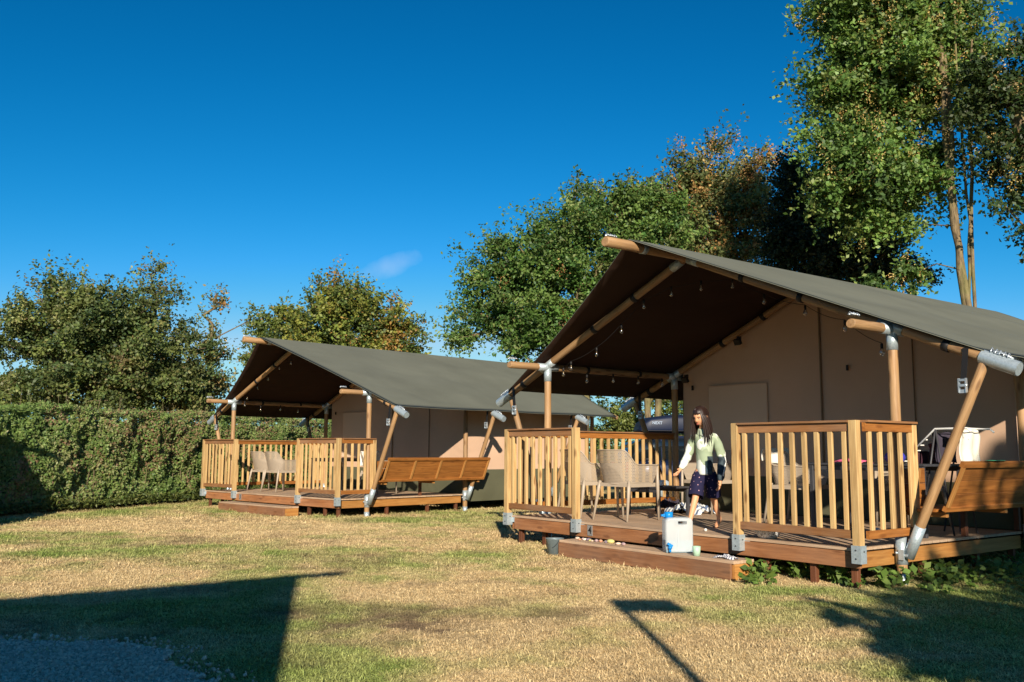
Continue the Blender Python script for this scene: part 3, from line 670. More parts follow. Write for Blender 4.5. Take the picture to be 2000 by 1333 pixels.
t.l(gl.outputs[0], mxs.inputs[1]); t.l(tr.outputs[0], mxs.inputs[2]); gs = t.n('BsdfGlossy'); gs.inputs['Roughness'].default_value = .08; m2 = t.n('MixShader'); m2.inputs[0].default_value = .22; t.l(mxs.outputs[0], m2.inputs[1]); t.l(gs.outputs[0], m2.inputs[2]); t.l(m2.outputs[0], t.out.inputs[0]); M['glass'] = t.m
M['fil'] = plain('pale_filament', srgb(230, 200, 150), .4)
bulbs(L2, RZ2, [(.08, 2.75, 1.92), (.08, 2.26, 1.93), (.08, 1.77, 1.93), (.08, 1.28, 1.90), (.08, .86, 1.97), (.33, .78, 2.03), (.83, .78, 2.17), (1.29, .78, 2.42), (1.68, .78, 2.68), (2.02, .9, 2.80), (2.13, 1.3, 2.90), (2.36, 1.6, 2.93), (2.74, 1.7, 2.70), (3.3, 1.7, 2.50), (4.05, 1.3, 2.21), (4.69, .9, 1.88)], 'string of clear bulbs looping under the near tent canopy', 0)
bulbs(L1, RZ1, [(.08, 2.25, 1.90), (.08, 1.78, 1.93), (.08, 1.27, 1.90), (.2, .8, 1.98), (.33, .78, 2.12), (.75, .78, 2.34), (1.18, .78, 2.51), (1.60, .78, 2.72), (2.05, .78, 2.80)], 'string of clear bulbs looping under the farther tent canopy', 0)
for (x, z), w_ in (((1.28, 2.44), 'right of the two black spotlights under the near tent rear rafter'), ((.30, 1.97), 'lower left black spotlight under the near tent rear rafter, beside the post')):
    s = empty('spotlight', L2, RZ2); tag(s, w_, 'spotlight', 'black spotlights'); mb = MB(); RM = Matrix.Rotation(.5, 3, 'X')
    mb.box((x, 3.0, z), (.10, .05, .08), 0, RM); mb.build('lamp_housing', M['black'], s); MB().box((x, 3.03, z + .055), (.06, .03, .05)).build('lamp_bracket', M['bolt'], s)

# ---------------------------------------------------------------- plastic armchairs
def chair_meshes():
    na, nb = 48, 10; prof = []
    def plan(a):     # a 0..1 around the U from left arm front to right arm front
        s = (a - .5) * 2; ang = s * math.pi / 2; q = abs(s)
        if q > .62: y = -.10 + (q - .62) / .38 * .34; x = math.copysign(.275 + .015 * (q - .62) / .38, s)
        else: th = s / .62 * math.pi / 2; x = .275 * math.sin(th) * (1 - .0 * abs(math.cos(th))); y = -.10 - .185 * math.cos(th) ** .75
        return x, y, q
    def topz(q):
        if q > .60: return .655 - .01 * (q - .6)
        if q < .30: return .825
        k = (q - .30) / .30; return .825 - .17 * (k * k * (3 - 2 * k))
    v, uv = [], []
    arc = [0]
    pl = [plan(i / na) for i in range(na + 1)]
    for i in range(na): arc.append(arc[-1] + math.dist(pl[i][:2], pl[i + 1][:2]))
    for i in range(na + 1):
        x, y, q = pl[i]; zt = topz(q)
        for k in range(nb + 1):
            t_ = k / nb; z = .43 + (zt - .43) * t_; fl = 1 - .17 * (1 - t_) ** 1.5 + .05 * max(0, t_ - .8) * 3
            back = -.07 * max(0, (z - .43) / .4) ** 1.3 * (1 - min(1, q / .7)); v.append((x * fl, y * fl + back, z)); uv.append((arc[i], z))
    f = [(i * (nb + 1) + k, (i + 1) * (nb + 1) + k, (i + 1) * (nb + 1) + k + 1, i * (nb + 1) + k + 1) for i in range(na) for k in range(nb)]
    shell = pydata('shell', v, f, True); ul = shell.uv_layers.new(name='UVMap')
    for lp in shell.loops: ul.data[lp.index].uv = uv[lp.vertex_index]
    shell.materials.append(M['net'])
    rim = MB(); rim.tube([v[i * (nb + 1) + nb] for i in range(na + 1)], .0075, 7); rim.tube([v[i * (nb + 1)] for i in range(na + 1)], .009, 7); rimm = rim.mesh('rim'); rimm.materials.append(M['taupe'])
    sv, sf, suv = [], [], []; n = 12
    for i in range(n + 1):
        for j in range(n + 1):
            X = (i / n - .5) * 2; Y = (j / n - .5) * 2; w = .235 * (1 - .08 * (Y < 0) * -Y); x = X * w; y = Y * .235 + .01
            sv.append((x, y, .435 - .018 * (1 - X * X) * (1 - Y * Y * .5) - .012 * max(0, Y) ** 3)); suv.append((x, y))
    sf = [(i * (n + 1) + j, (i + 1) * (n + 1) + j, (i + 1) * (n + 1) + j + 1, i * (n + 1) + j + 1) for i in range(n) for j in range(n)]
    seat = pydata('seat', sv, sf, True); ul = seat.uv_layers.new(name='UVMap')
    for lp in seat.loops: ul.data[lp.index].uv = suv[lp.vertex_index]
    seat.materials.append(M['net'])
    fr = MB(); z = .415
    for s in (-1, 1): fr.box((s * .238, .01, z), (.018, .48, .045))
    fr.box((0, .245, z), (.47, .018, .045)); fr.box((0, -.228, z), (.46, .018, .04)); frm = fr.mesh('seat_frame'); frm.materials.append(M['taupe'])
    legs = []
    for s in (-1, 1):
        mb = MB().tube([(s * .285, .235, .655), (s * .280, .245, .42), (s * .275, .262, 0)], [.012, .021, .0125], 8); me = mb.mesh('leg'); me.materials.append(M['taupe']); legs.append(me)
        mb = MB().tube([(s * .225, -.215, .46), (s * .232, -.235, .38), (s * .262, -.305, 0)], [.02, .024, .0125], 8); me = mb.mesh('leg'); me.materials.append(M['taupe']); legs.append(me)
    return shell, rimm, seat, frm, legs
CH = chair_meshes()
def chair(base, rz0, w, u, rz, lab, z=.116):
    t = empty('armchair'); p = Matrix.Translation(base) @ Matrix.Rotation(rz0, 4, 'Z') @ Matrix.Translation((w, u, z)) @ Matrix.Rotation(rz, 4, 'Z'); t.matrix_world = p
    tag(t, lab, 'chair', 'taupe plastic armchairs')
    for nm, me in (('shell', CH[0]), ('rim', CH[1]), ('seat', CH[2]), ('seat_frame', CH[3])): link(nm, me, t)
    for me in CH[4]: link('leg', me, t)
    return t
chair(L2, RZ2, 1.40, .73, R(6), 'taupe armchair seen from behind in the middle of the near veranda opening')
chair(L2, RZ2, .70, .74, R(-6), 'taupe armchair half hidden by the post beside the number 4 plate')
chair(L2, RZ2, 1.12, 2.56, R(176), 'taupe armchair standing behind the girl and the low black table')
chair(L2, RZ2, 2.92, 2.0, R(-84), 'taupe armchair with a white towel over its back behind the right railing')
chair(L2, RZ2, 3.9, 2.7, R(176), 'shaded taupe armchair at the far side of the grey table')
chair(L1, RZ1, 1.62, .90, R(4), 'right of the two taupe armchairs in the opening of the farther veranda')
chair(L1, RZ1, .92, .98, R(4), 'left of the two taupe armchairs in the opening of the farther veranda')
chair(L1, RZ1, 3.75, 1.8, R(-80), 'taupe armchair draped in white cloth behind the right railing of the farther veranda')
# ---------------------------------------------------------------- tables and things on the verandas
M['dgrey'] = plain('dark_grey_metal', srgb(62, 62, 66), .45); M['dblack'] = plain('black_metal', srgb(32, 31, 33), .4); M['white'] = plain('white_plastic', srgb(226, 226, 222), .4, 0, .03); M['cwhite'] = plain('white_cotton', srgb(226, 222, 212), .9, 0, .06, 14, .5)
def at(o, rz, w, u, z=.116, r=0): return Matrix.Translation(o) @ Matrix.Rotation(rz, 4, 'Z') @ Matrix.Translation((w, u, z)) @ Matrix.Rotation(r, 4, 'Z')
def table(o, rz, w, u, sx, sy, h, lab, mt_, leg=.045):
    t = empty('table'); t.matrix_world = at(o, rz, w, u); tag(t, lab, 'table')
    for i in range(5): link('table_slat', board_mesh(sx, sy / 5 - .006, .022, mat=mt_), t, None, Matrix.Translation((0, -sy / 2 + sy / 5 * (i + .5), h - .011)))
    for s in (-1, 1): link('apron', board_mesh(sx - .06, .02, .05, mat=mt_), t, None, Matrix.Translation((0, s * (sy / 2 - .03), h - .048)))
    for a in (-1, 1):
        for b in (-1, 1): link('leg', board_mesh(h - .024, leg, leg, mat=mt_), t, None, Matrix.Translation((a * (sx / 2 - .035), b * (sy / 2 - .035), (h - .024) / 2)) @ Matrix.Rotation(R(90), 4, 'Y'))
    return t
table(L2, RZ2, 1.06, 1.62, .60, .60, .37, 'low black table with a white mug in front of the chairs', M['dgrey'], .04)
table(L2, RZ2, 4.10, 1.82, 1.30, .78, .70, 'dark grey dining table behind the right railing of the near veranda', M['dgrey'])
table(L1, RZ1, 2.4, 1.9, 1.2, .8, .70, 'dark dining table on the farther veranda', M['dblack'])
def mug(name, Mx, lab, r, h, mt_, handle, taper=.85):
    t = empty(name); t.matrix_world = Mx; tag(t, lab, 'mug'); MB().lathe([(0, .002), (r * taper, 0), (r * (taper + 1) / 2, h * .5), (r, h), (r - .004, h), (r * taper - .004, .006), (0, .006)], n=22).build('cup', mt_, t)
    if handle: MB().tube([(r * .9, 0, h * .82), (r + .028, 0, h * .75), (r + .03, 0, h * .35), (r * .88, 0, h * .2)], .006, 8).build('handle', mt_, t)
def spots(name, c1, c2, sc, th, rough=.5):
    t = NT(name, rough, 0, .4); v = t.coord(rnd=False); n = t.noise(v, sc, 3); t.base(t.mix(t.ramp(n, [(th, bw(0)), (th + .03, bw(1))]), c1, c2)); return t.m
M['mugp'] = spots('blue_spotted_glaze', srgb(232, 232, 228), srgb(50, 70, 120), 38, .60, .25)
mug('mug', at(L2, RZ2, 1.29, 1.43, .116 + .37, R(-20)), 'white mug with blue pattern on the low black table', .045, .085, M['mugp'], True, .95)
M['mint'] = plain('mint_glaze', srgb(168, 202, 178), .35, 0, .02)
mug('cup', at(L2, RZ2, 3.50, -.40, -.044), 'mint green cup standing beside the water canister on the step', .040, .088, M['mint'], False, .8)
def heap(name, Mx, sx, sy, h, mt_, lab, cat, seed, sc=9):
    """crumpled cloth: a closed folded sheet"""
    n = 34; v = []; f = []; r = np.random.default_rng(seed); px, py = r.random(2) * 50
    for i in range(n + 1):
        for j in range(n + 1):
            a = (i / n - .5) * 2; b = (j / n - .5) * 2; X, Y = a * sx / 2 * (1 + .15 * math.sin(b * 5 + seed)), b * sy / 2 * (1 + .18 * math.sin(a * 6 + seed * 2)); d = max(0, 1 - (a * a + b * b) * .75)
            k = float(vnoise(a * sc + px, b * sc * .7 + py, 1.7, seed)) * .7 + abs(float(vnoise(a * sc * 2 + px, b * sc * 2 + py, 1.3, seed + 3)) - .5) * .7
            v.append((X, Y, .004 + h * (d ** .5) * (.25 + k)))
    f = [(i * (n + 1) + j, (i + 1) * (n + 1) + j, (i + 1) * (n + 1) + j + 1, i * (n + 1) + j + 1) for i in range(n) for j in range(n)]
    o = link(name, pydata(name, v, f, True), None, mt_); o.matrix_world = Mx; s = o.modifiers.new('thickness', 'SOLIDIFY'); s.thickness = .004; return tag(o, lab, cat)
def stripes(name, c1, c2, sc, ax=0):
    t = NT(name, .9, 0, .1); v = t.coord(rnd=False); w = t.n('TexWave', bands_direction='XYZ'[ax]); t.l(v, w.inputs['Vector']); w.inputs['Scale'].default_value = sc; w.inputs['Distortion'].default_value = 3; t.base(t.mix(t.ramp(w.outputs[1], [(.52, bw(0)), (.6, bw(1))]), c1, c2)); return t.m
M['tstripe'] = stripes('blue_white_towelling', srgb(214, 216, 214), srgb(84, 100, 128), 5)
heap('towel', at(L2, RZ2, 1.02, 2.25), .58, .42, .15, M['tstripe'], 'crumpled blue and white towel on the deck beneath the low black table', 'towel', 4)
M['dcloth'] = plain('grey_violet_cloth', srgb(62, 56, 70), .9)
heap('blanket', at(L2, RZ2, .62, 2.3), .40, .34, .17, M['dcloth'], 'dark grey bundle on the deck beside the crumpled towel', 'blanket', 8)
heap('cloth', at(L2, RZ2, 3.80, -.34, -.044), .22, .10, .035, stripes('grey_white_cloth', srgb(224, 222, 220), srgb(90, 96, 120), 14), 'small crumpled striped cloth at the right end of the step', 'cloth', 12, 5)
M['pink'] = plain('pink_cloth', srgb(214, 96, 132), .9)
heap('folded_cloth', at(L2, RZ2, 3.86, 1.62, .816), .34, .26, .045, M['pink'], 'pink cloth lying on the dark grey table behind the railing', 'cloth', 15, 3)
# towels over chair backs
def draped(name, Mx, w, drop1, drop2, mt_, lab, cat='towel', seed=1):
    n, m_ = 22, 22; v = []
    for i in range(n + 1):
        for j in range(m_ + 1):
            x = (i / n - .5) * w; s = j / m_ * (drop1 + drop2); r = .03
            if s < drop1: y, z = -r - .012 * math.sin(x * 30 + seed), -(drop1 - s)
            else: y, z = r + .012 * math.sin(x * 27 + seed), -(s - drop1)
            if abs(s - drop1) < .05: k = (s - drop1) / .05; y = r * k; z = -.012 * k * k
            v.append((x, y + .01 * math.sin(z * 20), z + .008 * math.sin(x * 22)))
    f = [(i * (m_ + 1) + j, (i + 1) * (m_ + 1) + j, (i + 1) * (m_ + 1) + j + 1, i * (m_ + 1) + j + 1) for i in range(n) for j in range(m_)]
    o = link(name, pydata(name, v, f, True), None, mt_); o.matrix_world = Mx; s = o.modifiers.new('thickness', 'SOLIDIFY'); s.thickness = .006; return tag(o, lab, cat)
draped('towel', at(L2, RZ2, 2.60, 2.02, .116 + .855, R(-84)), .50, .14, .18, M['cwhite'], 'white towel folded over the chair back behind the right railing of the near veranda', seed=2)
draped('towel', at(L1, RZ1, 3.42, 1.85, .116 + .855, R(-80)), .52, .30, .3, M['cwhite'], 'white cloth over the chair back behind the right railing of the farther veranda', seed=5)
# drying rack with washing
rk = empty('drying_rack'); rk.matrix_world = at(L2, RZ2, 0, 0, 0); tag(rk, 'white folding drying rack hung with washing behind the brace pole', 'drying rack')
RKU = (1.85, 2.30)
for u in RKU: tube('side_rail', [(4.30, u, .84), (4.66, u, 1.165), (4.98, u, 1.165), (5.02, u, 1.13)], .011, M['white'], rk, 8)
for k in range(7): q = Vector((4.30, 0, .84)).lerp(Vector((4.66, 0, 1.165)), k / 6); tube('rung', [(q.x, RKU[0], q.z), (q.x, RKU[1], q.z)], .006, M['white'], rk, 6)
for x in (4.76, 4.86, 4.98): tube('rung', [(x, RKU[0], 1.165), (x, RKU[1], 1.165)], .006, M['white'], rk, 6)
for u in RKU:
    tube('leg', [(4.66, u, 1.165), (4.46, u, .122)], .010, M['dgrey'], rk, 8); tube('leg', [(4.66, u, 1.165), (4.80, u, .122)], .010, M['dgrey'], rk, 8)
M['poly'] = spots('white_dotted_cloth', srgb(228, 222, 205), srgb(60, 60, 70), 60, .70, .9); M['pinkp'] = spots('pink_brown_print', srgb(120, 78, 70), srgb(196, 130, 130), 60, .52, .9)
for x, z, w, d1, mt_, lab, sd in ((4.86, 1.172, .40, .33, M['poly'], 'cream dotted cloth hanging from the top of the drying rack', 1), (4.63, 1.13, .36, .30, M['dcloth'], 'dark garment hanging at the bend of the drying rack', 3), (4.52, 1.03, .12, .24, M['pinkp'], 'pink patterned strip of cloth hanging from the drying rack', 6), (4.38, .94, .30, .14, plain('plum_cloth', srgb(58, 30, 42), .9), 'plum coloured garment hanging low on the drying rack', 7)):
    draped('hanging_cloth', at(L2, RZ2, x, 2.05, z, R(90)), w, d1, .12, mt_, lab, 'washing', sd)
bo = MB().ball((0, 0, .05), (.10, .10, .07), 0, 16, 10).build('blue_ball', plain('violet_blue_plastic', srgb(60, 60, 170), .4)); bo.matrix_world = at(L2, RZ2, 4.42, 1.50, .83); tag(bo, 'violet blue ball on the grey table beside the drying rack', 'ball')
bo = MB().ball((0, 0, 0), (.19, .03, .004), 0, 16, 6).build('thin_cloth', plain('green_plastic', srgb(80, 190, 140), .5)); bo.matrix_world = at(L2, RZ2, TW + .53, 1.35, .860, R(90)); tag(bo, 'thin green cloth lying on top of the near bench back', 'cloth')
# shoes and a crate under the bench
for k, (w, u, r) in enumerate(((4.30, 1.0, .4), (4.45, 1.12, .2))):
    mb = MB().ball((0, 0, .035), (.045, .12, .035), 0, 12, 8).ball((0, -.06, .055), (.04, .055, .045), 0, 10, 8).box((0, 0, .008), (.085, .235, .016), 1); o = mb.build('shoe', [M['white'], M['dcloth']]); o.matrix_world = at(L2, RZ2, w, u, .116, r); tag(o, ('nearer' if k == 0 else 'farther') + ' white shoe on the deck behind the right corner railing', 'shoe', 'white shoes')
# colander-like basket under the right railing
mb = MB().lathe([(.07, .0), (.10, .02), (.125, .075), (.13, .085), (.122, .083), (.095, .025), (.0, .008)], n=26); mb.tube([(-.13, 0, .085), (-.165, 0, .08), (-.13, .03, .085)], .005, 6)
o = mb.build('colander', spots('perforated_white_bowl', srgb(212, 212, 210), srgb(90, 90, 95), 90, .55)); o.matrix_world = at(L2, RZ2, 3.86, .20, .116); tag(o, 'white perforated bowl on the deck beneath the right front railing', 'bowl')
mb = MB(); mb.ball((0, 0, .014), .016); o = mb.build('pebble', M['cwhite']); o.matrix_world = at(L2, RZ2, 3.02, .28); tag(o, 'tiny pale pebble on the deck boards near the girl\'s foot', 'pebble')
# water canister on the step
M['jug'] = None
t = NT('milky_plastic', .32, 0, .4); t.base(srgb(232, 238, 240)); tl = t.n('BsdfTranslucent'); tl.inputs[0].default_value = srgb(225, 236, 240); tr = t.n('BsdfTransparent'); m1 = t.n('MixShader'); m1.inputs[0].default_value = .35; m2 = t.n('MixShader'); m2.inputs[0].default_value = .34
t.l(t.p.outputs[0], m1.inputs[1]); t.l(tl.outputs[0], m1.inputs[2]); t.l(m1.outputs[0], m2.inputs[1]); t.l(tr.outputs[0], m2.inputs[2]); t.l(m2.outputs[0], t.out.inputs[0]); M['jug'] = t.m
jg = empty('water_canister'); JM = at(L2, RZ2, 3.18, -.31, -.044); jg.location = JM.translation; jg.rotation_euler = (0, 0, R(4)); tag(jg, 'white plastic water canister with blue cap and tap, half full, on the step', 'canister')
def jug_body(sx, sy, h, handle):
    bm = bmesh.new(); pts = []; 
    me = bpy.data.meshes.new('body'); mb = MB(); N = 24
    # outline in the XZ plane with a hand hole slot, extruded along Y
    def rr(cx, cz, w, hh, r, n=6):
        o = []
        for (ax, az, a0) in ((w / 2 - r, hh / 2 - r, 0), (-w / 2 + r, hh / 2 - r, 90), (-w / 2 + r, -hh / 2 + r, 180), (w / 2 - r, -hh / 2 + r, 270)):
            for k in range(n + 1): a = R(a0 + 90 * k / n); o.append((cx + ax + r * math.cos(a), cz + az + r * math.sin(a)))
        return o
    outer = rr(0, h / 2, sx, h, .045); n0 = len(outer)
    ys = [(-sy / 2, .90), (-sy / 2 + .012, .97), (-sy / 2 + .03, 1.0), (sy / 2 - .03, 1.0), (sy / 2 - .012, .97), (sy / 2, .90)]
    v = []; f = []
    for y, s in ys:
        for x, z in outer: v.append((x * s, y, h / 2 + (z - h / 2) * (1 - (1 - s) * .8)))
    for i in range(len(ys) - 1):
        for k in range(n0): f.append((i * n0 + k, i * n0 + (k + 1) % n0, (i + 1) * n0 + (k + 1) % n0, (i + 1) * n0 + k))
    f.append(tuple(range(n0 - 1, -1, -1))); f.append(tuple((len(ys) - 1) * n0 + k for k in range(n0)))
    return MB().add(v, f, 0, True)
jb = jug_body(.275, .17, .335, True); jo = jb.build('body', M['jug'], jg)
cut = MB().box((.03, 0, .285), (.085, .4, .030)).build('cutter_tmp', M['jug']); bpy.context.view_layer.update()
cut.matrix_world = jg.matrix_basis.copy(); bo_ = jo.modifiers.new('hand_hole', 'BOOLEAN'); bo_.object = cut; bo_.operation = 'DIFFERENCE'; bo_.solver = 'EXACT'
dg = bpy.context.evaluated_depsgraph_get(); me = bpy.data.meshes.new_from_object(jo.evaluated_get(dg)); jo.modifiers.clear(); jo.data = me; bpy.data.objects.remove(cut)
for p in me.polygons: p.use_smooth = False
rounded(jo, .006, 2)
MB().box((0, 0, .062), (.262, .155, .115)).build('water', plain('still_water', srgb(120, 146, 158), .1), jg)
M['blue'] = plain('bright_blue_plastic', srgb(20, 130, 205), .35, 0, .04)
MB().tube([(-.085, -.0, .322), (-.085, 0, .385)], .042, 16).tube([(-.13, 0, .352), (-.16, 0, .350)], .012, 8).box((-.115, -.0, .352), (.05, .02, .03)).build('cap', M['blue'], jg)
MB().tube([(-.105, -.085, .055), (-.105, -.135, .055)], .017, 12).tube([(-.105, -.118, .055), (-.105, -.122, .012)], .011, 10).box((-.105, -.125, .082), (.055, .016, .022), 0, Matrix.Rotation(.5, 3, 'Y')).box((-.105, -.112, .055), (.02, .03, .075)).build('tap', M['blue'], jg)
MB().box((-.02, -.088, .13), (.006, .006, .20)).build('level_ridge', M['jug'], jg)
# bucket at the left end of the step
bk = empty('bucket'); bk.matrix_world = at(L2, RZ2, 1.44, -.42, -.228); tag(bk, 'small grey bucket on the grass at the left end of the near step', 'bucket')
MB().lathe([(.0, .0), (.075, .0), (.10, .18), (.107, .185), (.104, .19), (.097, .18), (.07, .01), (0, .008)], n=22).build('pail', plain('grey_enamel', srgb(124, 138, 142), .35, .3), bk)
tube('handle', [(.103 * math.cos(a), -.02 - .03 * math.sin(a) * 2, .18 - .10 * math.sin(a)) for a in [math.pi * k / 12 for k in range(13)]], .003, M['dblack'], bk, 6)
# shells and stones laid out on the step and deck edge
shc = [srgb(214, 190, 168), srgb(176, 150, 150), srgb(206, 150, 120), srgb(228, 214, 196), srgb(120, 105, 120), srgb(196, 190, 120)]
sm_ = [plain('shell_' + n_, c, .5) for n_, c in zip(('cream', 'mauve', 'coral', 'white', 'slate', 'yellow'), shc)]
rs = random.Random(3)
WH = ['leftmost', 'second', 'third', 'fourth', 'fifth', 'sixth', 'seventh', 'eighth', 'ninth', 'tenth', 'eleventh', 'twelfth', 'thirteenth', 'rightmost']
for k in range(14):
    w = 1.64 + k * .048 + rs.uniform(-.01, .01) if k < 12 else 2.34 + (k - 12) * .07; s = .020 + .014 * rs.random()
    if k == 11: s = .045
    mb = MB(); mb.ball((0, 0, 0), (s, s * .8, s * .5), 0, 9, 6); me = mb.mesh('seashell')
    co = np.array([q.co[:] for q in me.vertices]); an = np.arctan2(co[:, 1], co[:, 0]); co *= (1 + .10 * np.cos(an * 7))[:, None]; co[:, 2] += s * .42; me.vertices.foreach_set('co', co.ravel())
    ci = k % 6; o = link('seashell', me, None, sm_[ci]); o.matrix_world = at(L2, RZ2, w, -.22 - .09 * rs.random(), -.044, rs.random() * 6)
    tag(o, '%s %s shell in the row laid along the left end of the step' % (WH[k], ('cream', 'mauve', 'coral', 'white', 'slate grey', 'yellowish')[ci]), 'shell', 'shells on the step')
# ---------------------------------------------------------------- car with roof box behind the near veranda
M['navy'] = plain('navy_car_paint', srgb(22, 34, 62), .25, .3, .02, 3); M['rubber'] = plain('tyre_rubber', srgb(24, 24, 25), .8); M['cglass'] = plain('tinted_glass', srgb(20, 26, 30), .06, 0, .02, 3, 0, .8)
M['boxnavy'] = plain('navy_roof_box_shell', srgb(20, 30, 54), .5, 0, .03, 3)
car = empty('parked_car', (4.75, 22.3, 0), R(8)); tag(car, 'dark navy estate car parked behind the near veranda, mostly hidden', 'car')
def loft(sections, n=28):
    """sections: (x, halfwidth, zlow, zhigh, roundness) -> superellipse rings along X"""
    v, f = [], []
    for x, hw, z0, z1, e in sections:
        for k in range(n):
            a = 2 * math.pi * k / n; c, s = math.cos(a), math.sin(a); v.append((x, hw * math.copysign(abs(c) ** e, c), (z0 + z1) / 2 + (z1 - z0) / 2 * math.copysign(abs(s) ** e, s)))
    for i in range(len(sections) - 1):
        for k in range(n): f.append((i * n + k, i * n + (k + 1) % n, (i + 1) * n + (k + 1) % n, (i + 1) * n + k))
    f.append(tuple(range(n - 1, -1, -1))); f.append(tuple((len(sections) - 1) * n + k for k in range(n))); return v, f
v, f = loft([(-2.25, .70, .35, .75, .5), (-2.15, .84, .26, .95, .45), (-1.6, .89, .24, 1.0, .4), (0, .90, .24, 1.0, .4), (1.0, .90, .24, .98, .4), (1.9, .86, .26, .86, .45), (2.2, .78, .3, .72, .5), (2.28, .6, .38, .6, .5)])
MB().add(v, f, 0, True).build('body', M['navy'], car)
v, f = loft([(-2.15, .62, .9, 1.02, .5), (-1.95, .72, .9, 1.38, .4), (-1.4, .74, .9, 1.49, .35), (0, .74, .9, 1.50, .35), (.5, .70, .9, 1.42, .4), (1.25, .62, .9, .99, .5)])
MB().add(v, f, 0, True).build('window_band', M['cglass'], car)
MB().box((-.7, 0, 1.5), (1.9, 1.16, .05)).build('roof', M['navy'], car)
for x in (-1.35, -.4, .5): 
    for s in (-1, 1): MB().box((x, s * .725, 1.2), (.09, .04, .5), 0, Matrix.Rotation(s * .12, 3, 'X')).build('pillar', M['navy'], car)
for x in (-1.4, 1.35):
    for s in (-1, 1):
        w = MB().lathe([(.0, -.1), (.30, -.1), (.325, -.07), (.325, .07), (.30, .1), (.0, .1)], n=28, M=Matrix.Rotation(R(90), 3, 'X')).build('wheel', M['rubber'], car, Matrix.Translation((x, s * .82, .325)))
        MB().lathe([(.0, -.105), (.19, -.105), (.2, -.09), (.2, .09), (.19, .105), (0, .105)], n=20, M=Matrix.Rotation(R(90), 3, 'X')).build('rim', M['galv'], w)
for x in (-1.1, .0): MB().tube([(x, -.62, 1.53), (x, -.6, 1.57), (x, .6, 1.57), (x, .62, 1.53)], .018, 8).build('roof_bar', M['dblack'], car)
for s in (-1, 1): MB().box((2.2, s * .6, .66), (.1, .28, .12)).build('headlight', M['white'], car); MB().box((-2.2, s * .66, .80), (.08, .2, .22)).build('tail_light', plain('red_lens', srgb(130, 20, 18), .2), car)
rb = empty('roof_box', (4.20, 22.22, 1.59), R(8)); tag(rb, 'navy roof box with pale lettering on top of the parked car', 'roof box')
v, f = loft([(-1.22, .25, .03, .12, .6), (-1.15, .36, .0, .26, .5), (-.95, .40, -.0, .38, .45), (-.5, .41, .0, .44, .45), (.5, .41, .0, .45, .45), (1.0, .40, .0, .40, .45), (1.25, .34, .0, .26, .5), (1.33, .2, .04, .14, .6)], 32)
MB().add(v, f, 0, True).build('shell', M['boxnavy'], rb)
MB().box((0, 0, .06), (2.4, .832, .012)).build('seam_line', M['dblack'], rb)
def text(name, body, size, mat, parent, Mx, ext=.002):
    cu = bpy.data.curves.new(name, 'FONT'); cu.body = body; cu.size = size; cu.align_x = 'CENTER'; cu.align_y = 'CENTER'; cu.extrude = ext; cu.offset = .002
    tmp = bpy.data.objects.new(name, cu); COL.objects.link(tmp); me = bpy.data.meshes.new_from_object(tmp.evaluated_get(bpy.context.evaluated_depsgraph_get())); bpy.data.objects.remove(tmp); me.materials.clear()
    return link(name, me, parent, mat, Mx)
for x in (-.82, .02): text('lettering', 'NEXT', .095, plain('pale_lettering', srgb(150, 165, 185), .5), rb, Matrix.Translation((x, -.416, .24)) @ Matrix.Rotation(R(90), 4, 'X'), .006)

# ---------------------------------------------------------------- hedge
def leaf_quads(C, Nrm, size, aspect=.55, fold=.15):
    """rhombic leaves: centres, normals, sizes -> (n,4,3)"""
    n = len(C); r = rng.normal(size=(n, 3)); Nn = Nrm / (np.linalg.norm(Nrm, axis=1, keepdims=True) + 1e-9); T = np.cross(Nn, r); T /= np.linalg.norm(T, axis=1, keepdims=True) + 1e-9; B = np.cross(Nn, T)
    s = size[:, None]; return np.stack([C - T * s, C - B * s * aspect + Nn * s * fold, C + T * s, C + B * s * aspect + Nn * s * fold], 1)
def palette(p, n, var=.18, groups=None):
    P_ = np.array([c[:3] for c in p]); g = groups if groups is not None else rng.integers(0, len(p), n)
    return P_[g] * (1 + (rng.random((n, 1)) - .5) * 2 * var) * (1 + (rng.random((n, 3)) - .5) * .12)
HN = np.array([HD[1], -HD[0]])   # towards the lawn
